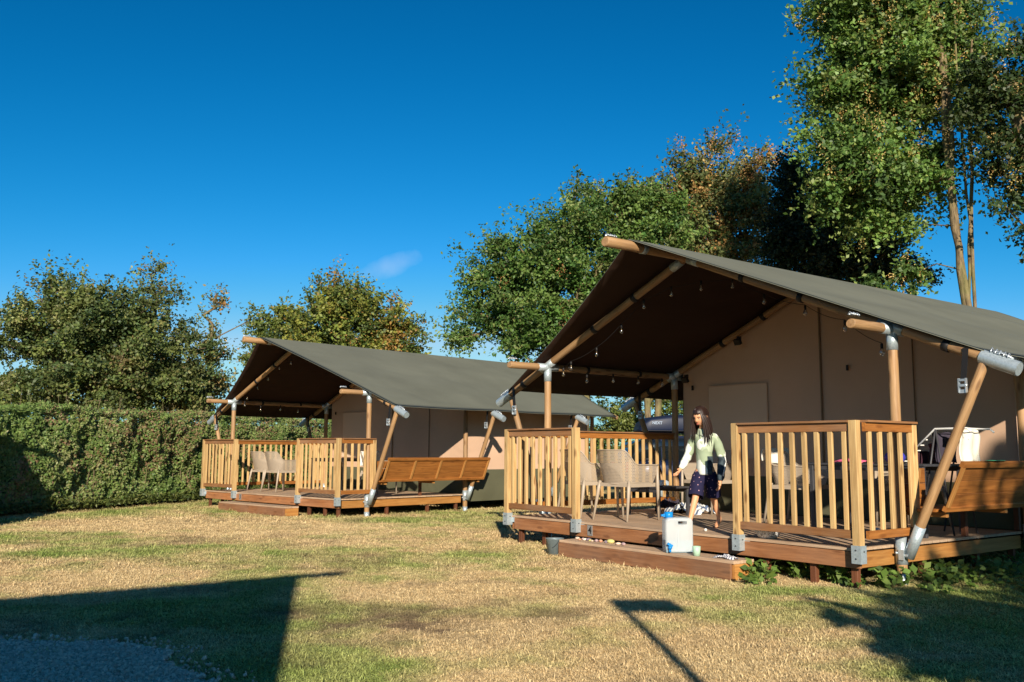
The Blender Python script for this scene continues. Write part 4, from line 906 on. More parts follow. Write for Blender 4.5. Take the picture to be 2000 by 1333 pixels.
def hedge():
    h = empty('hedge'); h.location = (0, 0, 0); tag(h, 'long clipped leafy hedge running along the left edge of the lawn', 'hedge')
    L0, L1_ = -2.2, 19.0; H = 1.86
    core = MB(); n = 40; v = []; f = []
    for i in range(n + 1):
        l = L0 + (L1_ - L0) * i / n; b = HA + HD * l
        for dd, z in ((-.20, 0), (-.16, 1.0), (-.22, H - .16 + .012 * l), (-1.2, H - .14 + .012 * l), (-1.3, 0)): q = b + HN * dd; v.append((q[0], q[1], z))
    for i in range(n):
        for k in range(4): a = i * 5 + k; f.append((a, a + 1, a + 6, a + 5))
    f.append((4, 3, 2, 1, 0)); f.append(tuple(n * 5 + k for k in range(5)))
    core.add(v, f, 0); t = NT('dark_twig_mass', .95, 0, .05); vv = t.coord(rnd=False); t.base(t.mix(t.ramp(t.noise(vv, 14, 5, .7), [(.4, bw(0)), (.65, bw(1))]), (.012, .013, .008, 1), (.05, .05, .028, 1))); core.build('twig_mass', t.m, h)  # solid core of dark brown-green inner twigs, closes the view through the hedge
    n = 135000; l = L0 + (L1_ - L0) * rng.random(n) ** 1.25; top = rng.random(n) < .2
    hh = H + .012 * l + .18 * (fbm(l, l * 0, .9, 201) - .5) * 2 + .16 * (fbm(l, l * 0, .22, 205, 3) - .5) + .22 * np.clip(fbm(l, l * 0, .30, 207, 2) - .72, 0, 1) * 2
    z = np.where(top, hh + (rng.random(n) ** 2) * .10, hh * (rng.random(n) ** .95)); z = np.where(z < .25, z + rng.random(n) * .1, z)
    bulge = (fbm(l, z, .55, 211) - .5) * .42 + (fbm(l, z, .16, 213, 3) - .5) * .16
    dd = np.where(top, -1.1 * rng.random(n), bulge - .10 * rng.random(n) - .10 * np.clip(z - 1.6, 0, 1) * 2); z = np.where(top, z + (fbm(l * 2, dd * 3, .5, 221) - .5) * .2, z)
    C = np.stack([HA[0] + HD[0] * l + HN[0] * dd, HA[1] + HD[1] * l + HN[1] * dd, z], -1)
    Nr = np.stack([np.full(n, HN[0]), np.full(n, HN[1]), .35 + 0 * z], -1); Nr[top] = (0.1, 0, 1); Nr += rng.normal(size=(n, 3)) * .5 + np.array([0, -.55, 0])
    g = fbm(l, z, .8, 231); pal = [(.16, .24, .06), (.11, .18, .045), (.22, .29, .085), (.27, .29, .12), (.26, .18, .095), (.065, .11, .035)]
    gi = np.clip((g * 5.5 + rng.normal(size=n) * .9 - .6).astype(int), 0, 5); red = (fbm(l, z, .7, 241) > .58) & (rng.random(n) < .35); gi = np.where(red, 4, gi)
    me = quads_mesh('foliage', leaf_quads(C, Nr, .021 + .019 * rng.random(n)), palette(pal, n, .2, gi)); link('foliage', me, h, M['leaf'])['kind'] = 'stuff'
    # long shoots above the top and stems at the foot
    mb = MB()
    for k in range(70):
        l = L0 + rng.random() * (L1_ - L0); q = HA + HD * l + HN * (-.2 - .7 * rng.random()); hgt = .15 + .3 * rng.random(); mb.tube([(q[0], q[1], H - .1), (q[0] + rng.normal() * .06, q[1] + rng.normal() * .06, H + hgt)], [.006, .003], 4)
    for k in range(160):
        l = L0 + rng.random() ** 1.4 * (L1_ - L0); q = HA + HD * l + HN * (-.15 + .15 * rng.random()); mb.tube([(q[0], q[1], 0), (q[0] + rng.normal() * .05, q[1] + rng.normal() * .05, .5 + .3 * rng.random())], [.012, .007], 4)
    mb.build('stems', M['bark'], h)['kind'] = 'stuff'
    # leaves on shoots + ragged fringe of weeds at the foot
    n = 9000; l = L0 + (L1_ - L0) * rng.random(n); dd = -.1 + .42 * rng.random(n) ** 1.5; z = .02 + .26 * rng.random(n) * (1 - dd) * (.4 + fbm(l, l, .6, 251))
    C = np.stack([HA[0] + HD[0] * l + HN[0] * dd, HA[1] + HD[1] * l + HN[1] * dd, z], -1); me = quads_mesh('undergrowth', leaf_quads(C, rng.normal(size=(n, 3)) * .5 + np.array([0, -.3, 1]), .03 + .03 * rng.random(n), .35), palette([(.11, .14, .035), (.16, .19, .05), (.07, .10, .03)], n)); link('undergrowth', me, h, M['leaf'])
hedge()

# ---------------------------------------------------------------- trees
def PW(px, py, d): return np.array([(px - 1000) / 1786 * d, d, CAMZ + (882 - py) / 1786 * d])
def tree(name, label, base, lobes, ncl, per, leaf, pal, weights, bark, r0, cr=.42, flat=.6, stems=None, accent=None, sparse_top=0, group=None, seed=0, cat='tree', dark_in=None, limb_lo=.35, up=.5, upleaf=.9):
    g = np.random.default_rng(seed + 1000); root = empty(name, tuple(base)); tag(root, label, cat, group); B = np.array(base, float)
    lobes = [(np.array(c), np.array(r)) for c, r in lobes]; vol = np.array([r[0] * r[1] * r[2] for c, r in lobes]) ** .8; pk = g.choice(len(lobes), ncl, p=vol / vol.sum())
    cl = []
    for k in pk:
        c, r = lobes[k]; dv = g.normal(size=3); dv /= np.linalg.norm(dv); rad = (.62 + .4 * g.random()) if g.random() < .78 else g.random() ** .5 * .7
        p = c + dv * r * rad
        if p[2] > .7: cl.append(p)
    cl = np.array(cl)
    # skeleton
    nodes = []; par = []
    if stems is None:
        top = max(c[2] for c, r in lobes); cx = np.mean([c for c, r in lobes], axis=0); stems = [[B, B + np.array([.1, 0, (top - B[2]) * .3]), np.array([B[0] * .4 + cx[0] * .6, B[1] * .4 + cx[1] * .6, B[2] + (top - B[2]) * .62]), np.array([cx[0], cx[1], B[2] + (top - B[2]) * .9])]]
    strunk = []
    for st in stems:
        prev = -1; st = [np.array(s, float) for s in st]; q = 0
        for a, b in zip(st[:-1], st[1:]):
            m_ = max(2, int(np.linalg.norm(b - a) / .6))
            for i in range(m_):
                nodes.append(a + (b - a) * i / m_ + g.normal(size=3) * .02); par.append(prev); prev = len(nodes) - 1
        nodes.append(st[-1]); par.append(prev); strunk.append(len(nodes) - 1)
    nstem = len(nodes); minz = B[2] + (cl[:, 2].max() - B[2]) * limb_lo * .6
    arr = np.array(nodes); order = np.argsort([min(np.linalg.norm((arr - p) * np.array([1, 1, .6]), axis=1)) for p in cl]); tips = []
    arr = list(nodes)
    for oi in order:
        p = cl[oi]; A_ = np.array(arr); dv = p - A_; dist = np.linalg.norm(dv, axis=1) + np.where(dv[:, 2] < 0, -dv[:, 2] * up * 2, 0) + np.where(A_[:, 2] < minz, 5, 0)
        j = int(np.argmin(dist)); a = A_[j]; L = np.linalg.norm(p - a); m_ = max(1, int(L / .55)); prev = j
        for i in range(1, m_ + 1):
            t_ = i / m_; q = a + (p - a) * t_ + np.array([0, 0, .10 * L * math.sin(math.pi * t_)]) + g.normal(size=3) * .05 * (i < m_); arr.append(q); nodes.append(q); par.append(prev); prev = len(nodes) - 1
        tips.append(prev)
    cnt = np.zeros(len(nodes))
    for t_ in tips: cnt[t_] += 1
    for i in range(len(nodes) - 1, -1, -1):
        if par[i] >= 0: cnt[par[i]] += cnt[i]
    tot = max(1, cnt[:nstem].max()); rad = r0 * (np.maximum(cnt, .5) / tot) ** .46; rad = np.maximum(rad, .008)
    for st in range(nstem): rad[st] = max(rad[st], r0 * .30 * (1 - (nodes[st][2] - B[2]) / (cl[:, 2].max() - B[2] + .1)) + .02)
    trunk = MB(); limbs = MB()
    for i in range(len(nodes)):
        if par[i] < 0: continue
        a, b = nodes[par[i]] - B, nodes[i] - B; r1 = rad[par[i]] if par[i] < nstem and i < nstem else min(rad[par[i]], rad[i] * 1.25); big = i < nstem
        if np.linalg.norm(b - a) < 1e-4: continue
        (trunk if big else limbs).tube([a, b], [r1 * (1.25 if par[i] == 0 and big else 1), rad[i]], 9 if big else 5, 0, False)
    trunk.build('trunk', bark, root); limbs.build('branches', bark, root)
    # leaves
    C, S, G, K = [], [], [], []
    cc = cl.mean(axis=0); w = np.array(weights, float); w /= w.sum(); zmax = cl[:, 2].max()
    for p in cl:
        m_ = int(per * 1.35 * (.6 + .8 * g.random())); rr_ = cr * .80 * (.6 + .8 * g.random()); sp = 1.0
        if sparse_top and p[2] > zmax - sparse_top: m_ = int(m_ * .45)
        q = g.normal(size=(m_, 3)) * np.array([rr_, rr_, rr_ * flat]) * .62; q[:, 2] -= .25 * rr_ * (q[:, 0] ** 2 + q[:, 1] ** 2) / rr_ ** 2 * .5
        tw = g.normal(size=(5, 3)); tw /= np.linalg.norm(tw, axis=1, keepdims=True); ow = (p - cc) / (np.linalg.norm(p - cc) + 1e-6); tw = tw * .8 + ow * .75 + np.array([0, 0, .12]); nt_ = int(m_ * .55); ti = g.integers(0, 5, nt_); tt = g.random(nt_) ** .8
        q[:nt_] = tw[ti] * (tt * rr_ * 1.75)[:, None] + g.normal(size=(nt_, 3)) * rr_ * .17
        C.append(p + q); kk = g.choice(len(pal), p=w); K.append(np.full(m_, g.choice([.72, .9, 1.05, 1.25]) * (.92 + .16 * g.random()))); G.append(np.where(g.random(m_) < .72, kk, g.choice(len(pal), m_, p=w)))
    C = np.concatenate(C); G = np.concatenate(G); n = len(C); Nr = g.normal(size=(n, 3)) * .75 + np.array([0, -.45, upleaf * .7]); S = leaf * .82 * (.65 + .7 * g.random(n))
    V = leaf_quads(C, Nr, S, .62, .18); cols = palette(pal, n, .14, G) * np.concatenate(K)[:, None]
    if accent:
        na, ac, asz, ar = accent; k = g.choice(len(cl), na); ctr = cl[k] + g.normal(size=(na, 3)) * cr * .75; ctr[:, 1] -= .25; ctr[:, 2] -= .1; q = np.repeat(ctr, 34, axis=0) + g.normal(size=(na * 34, 3)) * ar * np.array([.7, .7, 1.3])
        V2 = leaf_quads(q, g.normal(size=(len(q), 3)) + np.array([0, -.6, 0]), asz * (.7 + .6 * g.random(len(q))), .45, .1); V = np.concatenate([V, V2]); cols = np.concatenate([cols, palette(ac, len(q), .2)])
    V = V - B; me = quads_mesh('foliage', V, cols); link('crown', me, root, M['leaf'])['kind'] = 'stuff'; return root
def lob(d, items, dk=1.0, yo=0):
    return [(PW(px, py, d) + np.array([0, yo, 0]), (rx / 1786 * d, rx / 1786 * d * dk, ry / 1786 * d)) for px, py, rx, ry, *it in items]
G_OAK = [(.085, .163, .031), (.132, .209, .049), (.054, .116, .028), (.202, .256, .078)]
G_HAW = [(.112, .150, .045), (.160, .198, .056), (.064, .101, .034), (.216, .169, .075), (.225, .235, .085)]
G_AUT = [(.132, .163, .054), (.404, .233, .078), (.466, .310, .109), (.093, .124, .044), (.310, .265, .093)]
G_DARK = [(.036, .048, .022), (.036, .062, .026), (.017, .034, .014)]  # nearly black green leaves of a darker species
G_SYC = [(.105, .194, .043), (.160, .254, .059), (.068, .126, .034), (.220, .279, .076)]
G_YEL = [(.162, .203, .041), (.244, .251, .049), (.097, .138, .032), (.324, .194, .056), (.073, .114, .032)]
YEL = [(.55, .40, .12), (.62, .50, .18), (.50, .30, .10)]; ORG = [(.45, .22, .07), (.55, .33, .12), (.38, .17, .07)]
BG = 'trees behind the tents'
gb = lambda px, d: (float((px - 1000) / 1786 * d), d, 0)
tree('hawthorn_tree', 'broad dark green bushy tree at the far left above the hedge', gb(120, 25), lob(25, [(110, 640, 100, 82), (190, 620, 100, 62), (50, 690, 62, 60), (220, 700, 120, 80), (140, 750, 140, 50), (100, 580, 60, 28), (20, 650, 40, 22), (10, 740, 50, 40), (60, 790, 90, 22), (200, 795, 90, 20)], .8), 250, 185, .060, G_HAW, [3.6, 3.4, 2.6, .3, 1.6], M['bark'], .16, .36, seed=1, group=BG, sparse_top=.5)
tree('hawthorn_tree', 'tree with a tall thin leafy spire of twigs, left of centre above the hedge', gb(280, 26), lob(26, [(275, 610, 62, 62), (262, 560, 24, 42), (330, 590, 24, 40), (285, 540, 26, 30), (260, 690, 100, 90), (330, 700, 90, 80), (280, 760, 130, 50), (345, 568, 16, 12), (300, 795, 100, 22)], .8), 210, 135, .056, G_HAW, [3, 3, 2, .8, 2.2], M['bark'], .16, .32, seed=2, group=BG, sparse_top=1.6)
tree('hawthorn_tree', 'loose brownish green tree with twiggy sprays reaching over the farther tent ridge', gb(400, 27), lob(27, [(400, 650, 30, 40), (425, 600, 16, 30), (415, 690, 30, 30), (360, 750, 60, 40), (465, 634, 20, 6), (400, 760, 40, 30), (350, 610, 10, 12), (500, 620, 10, 4), (370, 790, 60, 18)], .8), 95, 110, .058, G_AUT, [4, 1.0, .8, 3, 2.4], M['bark'], .13, .30, seed=3, group=BG, sparse_top=1.6)
tree('beech_tree', 'rounded yellow green tree standing behind the farther tent ridge', gb(650, 38), lob(38, [(640, 640, 100, 72), (655, 590, 48, 36), (745, 640, 56, 52), (575, 640, 40, 40), (520, 650, 30, 34), (610, 700, 120, 60), (760, 680, 60, 50), (690, 600, 50, 36)], .9), 290, 150, .085, G_YEL, [3, 3, 2.4, .8, 2], M['bark'], .22, .48, seed=4, group=BG, sparse_top=.9)
tree('oak_tree', 'big deep green oak with pale twisting branches between the two tents', gb(1130, 27), lob(27, [(1050, 570, 115, 100), (955, 630, 60, 46), (1160, 490, 110, 90), (1050, 452, 34, 36), (1210, 395, 62, 40), (1100, 660, 120, 80), (1280, 440, 80, 70), (895, 660, 34, 24), (930, 560, 34, 34), (1140, 400, 40, 34), (1000, 500, 60, 50), (945, 500, 16, 16)], .9), 400, 200, .064, G_OAK, [3, 3, 2.4, 1.6], M['bark_pale'], .28, .42, seed=5, group=BG, stems=None, accent=(16, ORG, .03, .12), limb_lo=.3)
tree('field_maple', 'tall tree turning orange behind the near tent ridge', gb(1400, 31), lob(31, [(1370, 340, 62, 66), (1425, 275, 34, 36), (1300, 385, 46, 40), (1400, 430, 100, 80), (1475, 330, 40, 40), (1515, 300, 16, 24), (1450, 380, 80, 70), (1240, 400, 40, 36), (1340, 300, 24, 24), (1400, 520, 120, 60), (1155, 372, 20, 26)], .9), 290, 150, .074, G_AUT, [5, .9, .7, 3.6, 1.6], M['bark'], .24, .42, seed=6, group=BG, accent=(260, ORG, .034, .12), sparse_top=1.2)
tree('dark_elm_tree', 'almost black green tree between the orange tree and the tall sycamore', gb(1610, 27), lob(27, [(1590, 400, 58, 76), (1620, 490, 100, 80), (1540, 470, 44, 70), (1690, 480, 80, 60), (1560, 330, 24, 26), (1700, 420, 60, 50), (1750, 530, 60, 30)], .9), 240, 190, .066, G_DARK, [2, 2, 2], M['bark'], .26, .44, seed=7, group=BG)
S0 = np.array(gb(1898, 21)); w = lambda px, py, d=21: PW(px, py, d)
tree('sycamore_tree', 'tall many stemmed sycamore with yellow seed clusters rising behind the near tent at the right', S0, lob(21, [(1735, 130, 78, 90), (1800, 60, 120, 100), (1715, 235, 76, 50), (1780, 290, 120, 80), (1745, 390, 64, 40), (1775, 545, 56, 18), (1815, 500, 26, 26), (1668, 330, 32, 24), (1800, -60, 150, 90), (1735, -10, 54, 46), (1628, 225, 18, 12), (1668, 105, 24, 14), (1860, 150, 50, 60), (1870, 280, 34, 40), (1940, 60, 60, 70), (1900, -20, 80, 50), (1950, 150, 30, 30), (1840, 390, 30, 30), (1700, 540, 30, 14)], 1.0, .9), 400, 215, .072, G_SYC, [3, 3, 2.2, 1.5], M['bark_pale'], .085, .54, flat=.42, seed=8, group=BG,
     stems=[[S0, w(1902, 600), w(1885, 430), w(1880, 300), w(1874, 100), w(1870, -60)], [w(1902, 640), w(1890, 520), w(1882, 430), w(1880, 330), w(1888, 200), w(1880, 60)], [w(1906, 640), w(1906, 520), w(1912, 420), w(1908, 250), w(1905, 60), w(1900, -80)], [w(1912, 660), w(1916, 520), w(1918, 380), w(1928, 200), w(1940, 40)]], accent=(420, YEL, .026, .09), limb_lo=.2, up=.15, upleaf=.75)
tree('sycamore_tree', 'branches of a darker sycamore entering from the right edge', gb(2160, 20), lob(20, [(1975, 110, 46, 90), (2000, 280, 46, 70), (1985, 400, 32, 40), (2060, 200, 80, 140), (2080, 380, 80, 90), (2150, 100, 120, 150), (1965, 200, 30, 40), (1950, 390, 12, 16)], 1.0), 150, 140, .066, [(.045, .08, .022), (.07, .10, .03), (.03, .055, .018)], [3, 2, 2], M['bark_pale'], .22, .42, seed=9, group=BG, accent=(60, YEL, .026, .09), up=.15)
tree('laurel_bush', 'low sunlit bush seen behind the roof box under the near canopy', gb(1300, 27.5), lob(27.5, [(1240, 800, 60, 50), (1330, 810, 60, 60), (1400, 800, 60, 60), (1220, 850, 60, 40)], .8), 80, 170, .06, [(.11, .15, .03), (.16, .19, .05), (.05, .08, .02)], [2, 2, 2], M['bark_pale'], .1, .36, seed=12, cat='bush', limb_lo=.0)
for k, (px, lab) in enumerate(((1268, 'left of two sunlit tree trunks behind the roof box'), (1280, 'right of two sunlit tree trunks behind the roof box'))):
    px = 1266 + k * 15; b = np.array(gb(px, 25.5)); mb = MB(); pts = [(0, 0, 0), (.02, 0, 1.2), (-.02 + .1 * k, 0, 2.6), (.1, .1, 4.2), (.3 * (k * 2 - 1), .2, 6)]
    r_ = empty('tree_trunk', tuple(b)); tag(r_, lab, 'tree', 'sunlit trunks behind the roof box'); mb.tube(pts, [.13, .10, .09, .07, .03], 10); mb.build('trunk', M['bark_pale'], r_); mb = MB(); mb.tube([(0, 0, 2.4), (.5, 0, 3.4), (.9, .1, 4.6)], [.05, .035, .015], 6).build('branch', M['bark_pale'], r_)
# tree behind the photographer that shades the lower right of the lawn
tree('shade_tree', 'leafy tree standing behind the viewpoint, casting the shade at the lower right', (6.4, -5.0, 0), [((8.1, -4.6, 4.6), (2.8, 2.4, 1.6)), ((7.2, -6.6, 4.5), (1.8, 2.0, 1.1)), ((9.0, -4, 4.2), (2.6, 2.4, 1.8)), ((7.0, -2.6, 4.2), (1.5, 1.5, .9)), ((8.6, -7, 4.4), (3, 2.4, 1.8)), ((7.1, -3.4, 5.2), (1.5, 1.4, .5)), ((4.5, -3.7, 2.9), (1.5, 1.3, .4)), ((4.8, -2.1, 3.0), (1.7, 1.1, .45)), ((3.7, -1.8, 2.9), (.9, .8, .35)), ((6.2, -1.5, 3.1), (1.5, 1.0, .45)), ((5.9, -4.7, 3.5), (1.5, 1.4, .5)), ((5.0, -5.6, 3.1), (1.4, 1.2, .4)), ((7.4, -2.8, 3.8), (1.2, 1.2, .7))], 820, 170, .12, G_OAK, [3, 3, 2, 1], M['bark'], .24, .5, seed=10, up=.3)

# ---------------------------------------------------------------- weeds round the near deck
def weed(x, y, seed, hgt, n, ls, lab, pal):
    g = np.random.default_rng(seed); st = MB(); C, Nn, S = [], [], []
    o = empty('weed', (x, y, ground_z(x, y)))
    for i in range(n):
        a = g.random() * 6.28; r_ = .12 * g.random(); h = hgt * (.5 + .6 * g.random()); p0 = np.array([math.cos(a) * r_, math.sin(a) * r_, 0]); p1 = p0 + np.array([math.cos(a) * .10, math.sin(a) * .10, h]); st.tube([p0, (p0 + p1) / 2, p1], [.003, .0025, .002], 4)
        for k in range(7):
            t_ = .25 + .75 * k / 6; q = p0 + (p1 - p0) * t_; b = g.random() * 6.28; dv = np.array([math.cos(b), math.sin(b), 0]); C.append(q + dv * ls * .8); Nn.append(np.array([-dv[0] * .3 + g.normal() * .3, dv[1] * .3 - .5 + g.normal() * .3, .7])); S.append(ls * (.7 + .6 * g.random()))
    st.build('stems', M['leafstem'], o); me = quads_mesh('leaves', leaf_quads(np.array(C), np.array(Nn), np.array(S), .62, .2), palette(pal, len(C), .2)); link('leaves', me, o, M['leaf']); tag(o, lab, 'weed', 'weeds sprouting round the near deck')
M['leafstem'] = plain('green_stem', (.10, .14, .04, 1), .7)
def l2w(w, u): c, s = math.cos(RZ2), math.sin(RZ2); return (L2[0] + w * c - u * s, L2[1] + w * s + u * c)
PW_ = [(.10, .17, .03), (.15, .23, .05), (.06, .11, .02)]
rs2 = random.Random(8)
names_w = [(4.05, -.12, 'bright nettle clump at the right end of the near step'), (4.12, .30, 'leafy weed beneath the deck just right of the step'), (4.28, .26, 'weed with broad leaves left of the middle deck leg'), (4.58, .26, 'weed with broad leaves right of the middle deck leg'), (4.76, .24, 'low weed between the middle and corner deck legs'), (4.98, .40, 'weed right of the corner deck leg'), (5.14, .95, 'weed right of the round tent post foot'), (5.05, 1.35, 'shaded weed under the near side bench'), (5.2, 1.9, 'shaded weed farther along under the near side bench'), (4.25, -.42, 'small weed on the lawn in front of the deck'), (5.35, .45, 'dark weed tuft on the lawn below the round post')]
for k, (w_, u_, lab) in enumerate(names_w):
    x, y = l2w(w_, u_); small = 'small' in lab or 'low' in lab or 'tuft' in lab; weed(x, y, 40 + k, .09 if small else .17, 8 if small else 9, .030 if small else .042, lab, PW_)
n = 1300; U = rng.random(n) * 2.6 + .9; Wd = TW - .3 + rng.random(n) ** .8 * 1.3; xy = np.array([l2w(a, b) for a, b in zip(Wd, U)]); zz = rng.random(n) * (.03 + .10 * np.clip(1.2 - np.abs(Wd - TW), 0, 1) * fbm(xy[:, 0], xy[:, 1], .4, 301)) * 1.3
me = quads_mesh('ground_cover', leaf_quads(np.stack([xy[:, 0], xy[:, 1], zz + .01], -1), rng.normal(size=(n, 3)) * .4 + np.array([0, -.3, 1]), .02 + .02 * rng.random(n), .55), palette(PW_, n, .25)); tag(link('ground_cover', me, None, M['leaf']), kind='stuff')

# ---------------------------------------------------------------- buildings and lamp behind the viewpoint whose shadows cross the lawn
def cabin(apex, H, drop, hw, L, lab):
    c = empty('cabin', (apex[0], apex[1], 0), math.atan2(.585, .81)); tag(c, lab, 'cabin', 'cabins behind the viewpoint')   # local +X points out of the gable
    W2 = plain('cabin_board', srgb(120, 84, 56), .7); ez = H - drop
    for s in (-1, 1):
        mb = MB(); a = (.0, 0, H); b = (0, s * hw, ez); th = .08
        v = [(0, 0, H), (-L, 0, H), (-L, s * hw, ez), (0, s * hw, ez)]; v += [(x, y, z - th) for x, y, z in v]
        mb.add(v, [(0, 1, 2, 3), (7, 6, 5, 4), (0, 3, 7, 4), (1, 5, 6, 2), (2, 6, 7, 3), (0, 4, 5, 1)], 0); mb.build('roof_slope', M['roof'], c)
    mb = MB(); q = hw - .45; zz = H - drop * q / hw - .06
    for x in (-.5, -L + .4): mb.add([(x, -q, 0), (x, q, 0), (x, q, zz), (x, 0, H - .08), (x, -q, zz)], [(0, 1, 2, 3, 4)], 0)
    for s in (-1, 1): mb.add([(-.5, s * q, 0), (-L + .4, s * q, 0), (-L + .4, s * q, zz), (-.5, s * q, zz)], [(0, 1, 2, 3)], 0)
    mb.build('wall', W2, c); MB().box((-.49, 0, 1.0), (.05, .9, 2.0)).build('door', M['step'], c)
    pole('ridge_pole', (-.2, 0, H - .04), (.42, 0, H - .04), .055, M['log'], c)
cabin((-1.47, -.22), 3.4, 2.12, 2.0, 8, 'cabin just outside the frame at the near left whose gable shadow lies across the gravel')
cabin((-8.7, 11.9), 3.1, 2.1, 2.6, 8, 'cabin outside the left edge whose shadow falls on the foot of the hedge')
lp = empty('lamp_post', (1.22, -.25, 0)); tag(lp, 'lamp post with flat rectangular head behind the viewpoint', 'lamp post')
pole('post', (0, 0, 0), (-.03, 0, 2.72), .035, M['foot'], lp); b_ = MB().box((.17, 0, 2.80), (.50, .10, .22)).build('lamp_head', M['dgrey'], lp); rounded(b_, .03, 3)
# ---------------------------------------------------------------- the girl
def skin_mesh(nodes, edges, root, sub=2):
    """nodes {name: ((x,y,z), r or (rx,ry))}"""
    ks = list(nodes); me = bpy.data.meshes.new('skin_tmp'); me.from_pydata([nodes[k][0] for k in ks], [(ks.index(a), ks.index(b)) for a, b in edges], []); me.update()
    o = bpy.data.objects.new('skin_tmp', me); COL.objects.link(o); m = o.modifiers.new('s', 'SKIN'); m.use_smooth_shade = True
    for i, k in enumerate(ks):
        r = nodes[k][1]; sv = me.skin_vertices[0].data[i]; sv.radius = r if isinstance(r, tuple) else (r, r); sv.use_root = (k == root)
    s = o.modifiers.new('u', 'SUBSURF'); s.levels = sub; s.render_levels = sub
    res = bpy.data.meshes.new_from_object(o.evaluated_get(bpy.context.evaluated_depsgraph_get())); bpy.data.objects.remove(o); smooth(res); return res
GO = Vector((2.09, 9.95, L2[2] + .116)); girl = empty('person', tuple(GO)); tag(girl, 'barefoot girl with long dark hair, pale green jacket and navy shorts on the near deck', 'person')
t = NT('warm_skin', .5, 0, .35); t.base(srgb(216, 158, 118)); t.p.inputs['Subsurface Weight'].default_value = .08; t.p.inputs['Subsurface Radius'].default_value = (.02, .008, .004); M['skin'] = t.m
F_ = Vector((-.62, -.78, 0)).normalized(); Lf = Vector((.78, -.62, 0)).normalized()   # facing, her left
fx = lambda l, f, z: tuple(Lf * l + F_ * f + Vector((0, 0, z)))
pel = Vector((0, 0, .60)); 
J = {'pel': (tuple(pel), (.085, .07)), 'spine': ((-.005, 0, .78), (.078, .062)), 'chest': ((-.012, .0, .92), (.085, .065)), 'neckb': ((-.022, -.012, 1.025), (.04, .04)), 'neck': ((-.030, -.028, 1.075), (.031, .031)), 'headb': ((-.042, -.048, 1.11), (.035, .035))}
rs_, rel, rwr = Vector((-.112, .085, .985)), Vector((-.165, .06, .775)), Vector((-.262, -.01, .628))
ls_, lel, lwr = Vector((.108, -.080, .975)), Vector((.172, -.065, .735)), Vector((.128, -.14, .505))
rh, rk_, ra_ = Vector((-.06, .035, .585)), Vector((-.125, -.075, .325)), Vector((-.205, -.125, .062))
lh, lk_, la_ = Vector((.062, -.03, .585)), Vector((.085, .02, .325)), Vector((.165, .10, .085))
J.update({'rs': (rs_, .034), 're': (rel, .027), 'rw': (rwr, .019), 'ls': (ls_, .034), 'le': (lel, .027), 'lw': (lwr, .019),
          'rh': (rh, .062), 'rth': ((rh + rk_) / 2, .052), 'rk': (rk_, .038), 'rc': (rk_.lerp(ra_, .35), .036), 'ran': (ra_, .021), 'rheel': (ra_ + Vector((.022, .028, -.035)), .022), 'rball': (ra_ + F_ * .085 + Vector((0, 0, -.042)), (.030, .016)), 'rtoe': (ra_ + F_ * .135 + Vector((0, 0, -.048)), (.026, .011)),
          'lh': (lh, .062), 'lth': ((lh + lk_) / 2, .052), 'lk': (lk_, .038), 'lc': (lk_.lerp(la_, .35), .036), 'lan': (la_, .021), 'lheel': (la_ - F_ * .028 + Vector((0, 0, -.015)), .021), 'lball': (la_ + F_ * .075 + Vector((0, 0, -.066)), (.030, .016)), 'ltoe': (la_ + F_ * .125 + Vector((0, 0, -.073)), (.026, .010))})
E_ = [('pel', 'spine'), ('spine', 'chest'), ('chest', 'neckb'), ('neckb', 'neck'), ('neck', 'headb'), ('chest', 'rs'), ('rs', 're'), ('re', 'rw'), ('chest', 'ls'), ('ls', 'le'), ('le', 'lw'), ('pel', 'rh'), ('rh', 'rth'), ('rth', 'rk'), ('rk', 'rc'), ('rc', 'ran'), ('ran', 'rheel'), ('ran', 'rball'), ('rball', 'rtoe'),
      ('pel', 'lh'), ('lh', 'lth'), ('lth', 'lk'), ('lk', 'lc'), ('lc', 'lan'), ('lan', 'lheel'), ('lan', 'lball'), ('lball', 'ltoe')]
def hand(tag_, w, dirv, thumb):
    d = Vector(dirv).normalized(); side = Vector(thumb); side = (side - d * side.dot(d)).normalized(); nrm = d.cross(side)
    J[tag_ + 'p'] = (w + d * .035, (.022, .013)); E_.append((tag_ + 'w', tag_ + 'p')); J[tag_ + 'q'] = (w + d * .055, (.024, .012)); E_.append((tag_ + 'p', tag_ + 'q'))
    for k, (o, L) in enumerate(((.020, .050), (.007, .056), (-.007, .052), (-.019, .042))):
        a = w + d * .066 + side * o; b = a + d * L * .5 + nrm * .006; c = b + d * L * .42 + nrm * .016
        J[tag_ + 'f%d' % k] = (a, .0068); J[tag_ + 'g%d' % k] = (b, .0060); J[tag_ + 'h%d' % k] = (c, .0048); E_.extend([(tag_ + 'q', tag_ + 'f%d' % k), (tag_ + 'f%d' % k, tag_ + 'g%d' % k), (tag_ + 'g%d' % k, tag_ + 'h%d' % k)])
    a = w + d * .025 + side * .024; b = a + d * .022 + side * .016 + nrm * .008; J[tag_ + 't0'] = (a, .0085); J[tag_ + 't1'] = (b, .0065); E_.extend([(tag_ + 'p', tag_ + 't0'), (tag_ + 't0', tag_ + 't1')])
hand('r', rwr, (-.55, -.25, -.62), F_ + Vector((0, 0, .3))); hand('l', lwr, (-.25, -.25, -.9), F_)
body = skin_mesh(J, E_, 'pel', 2)
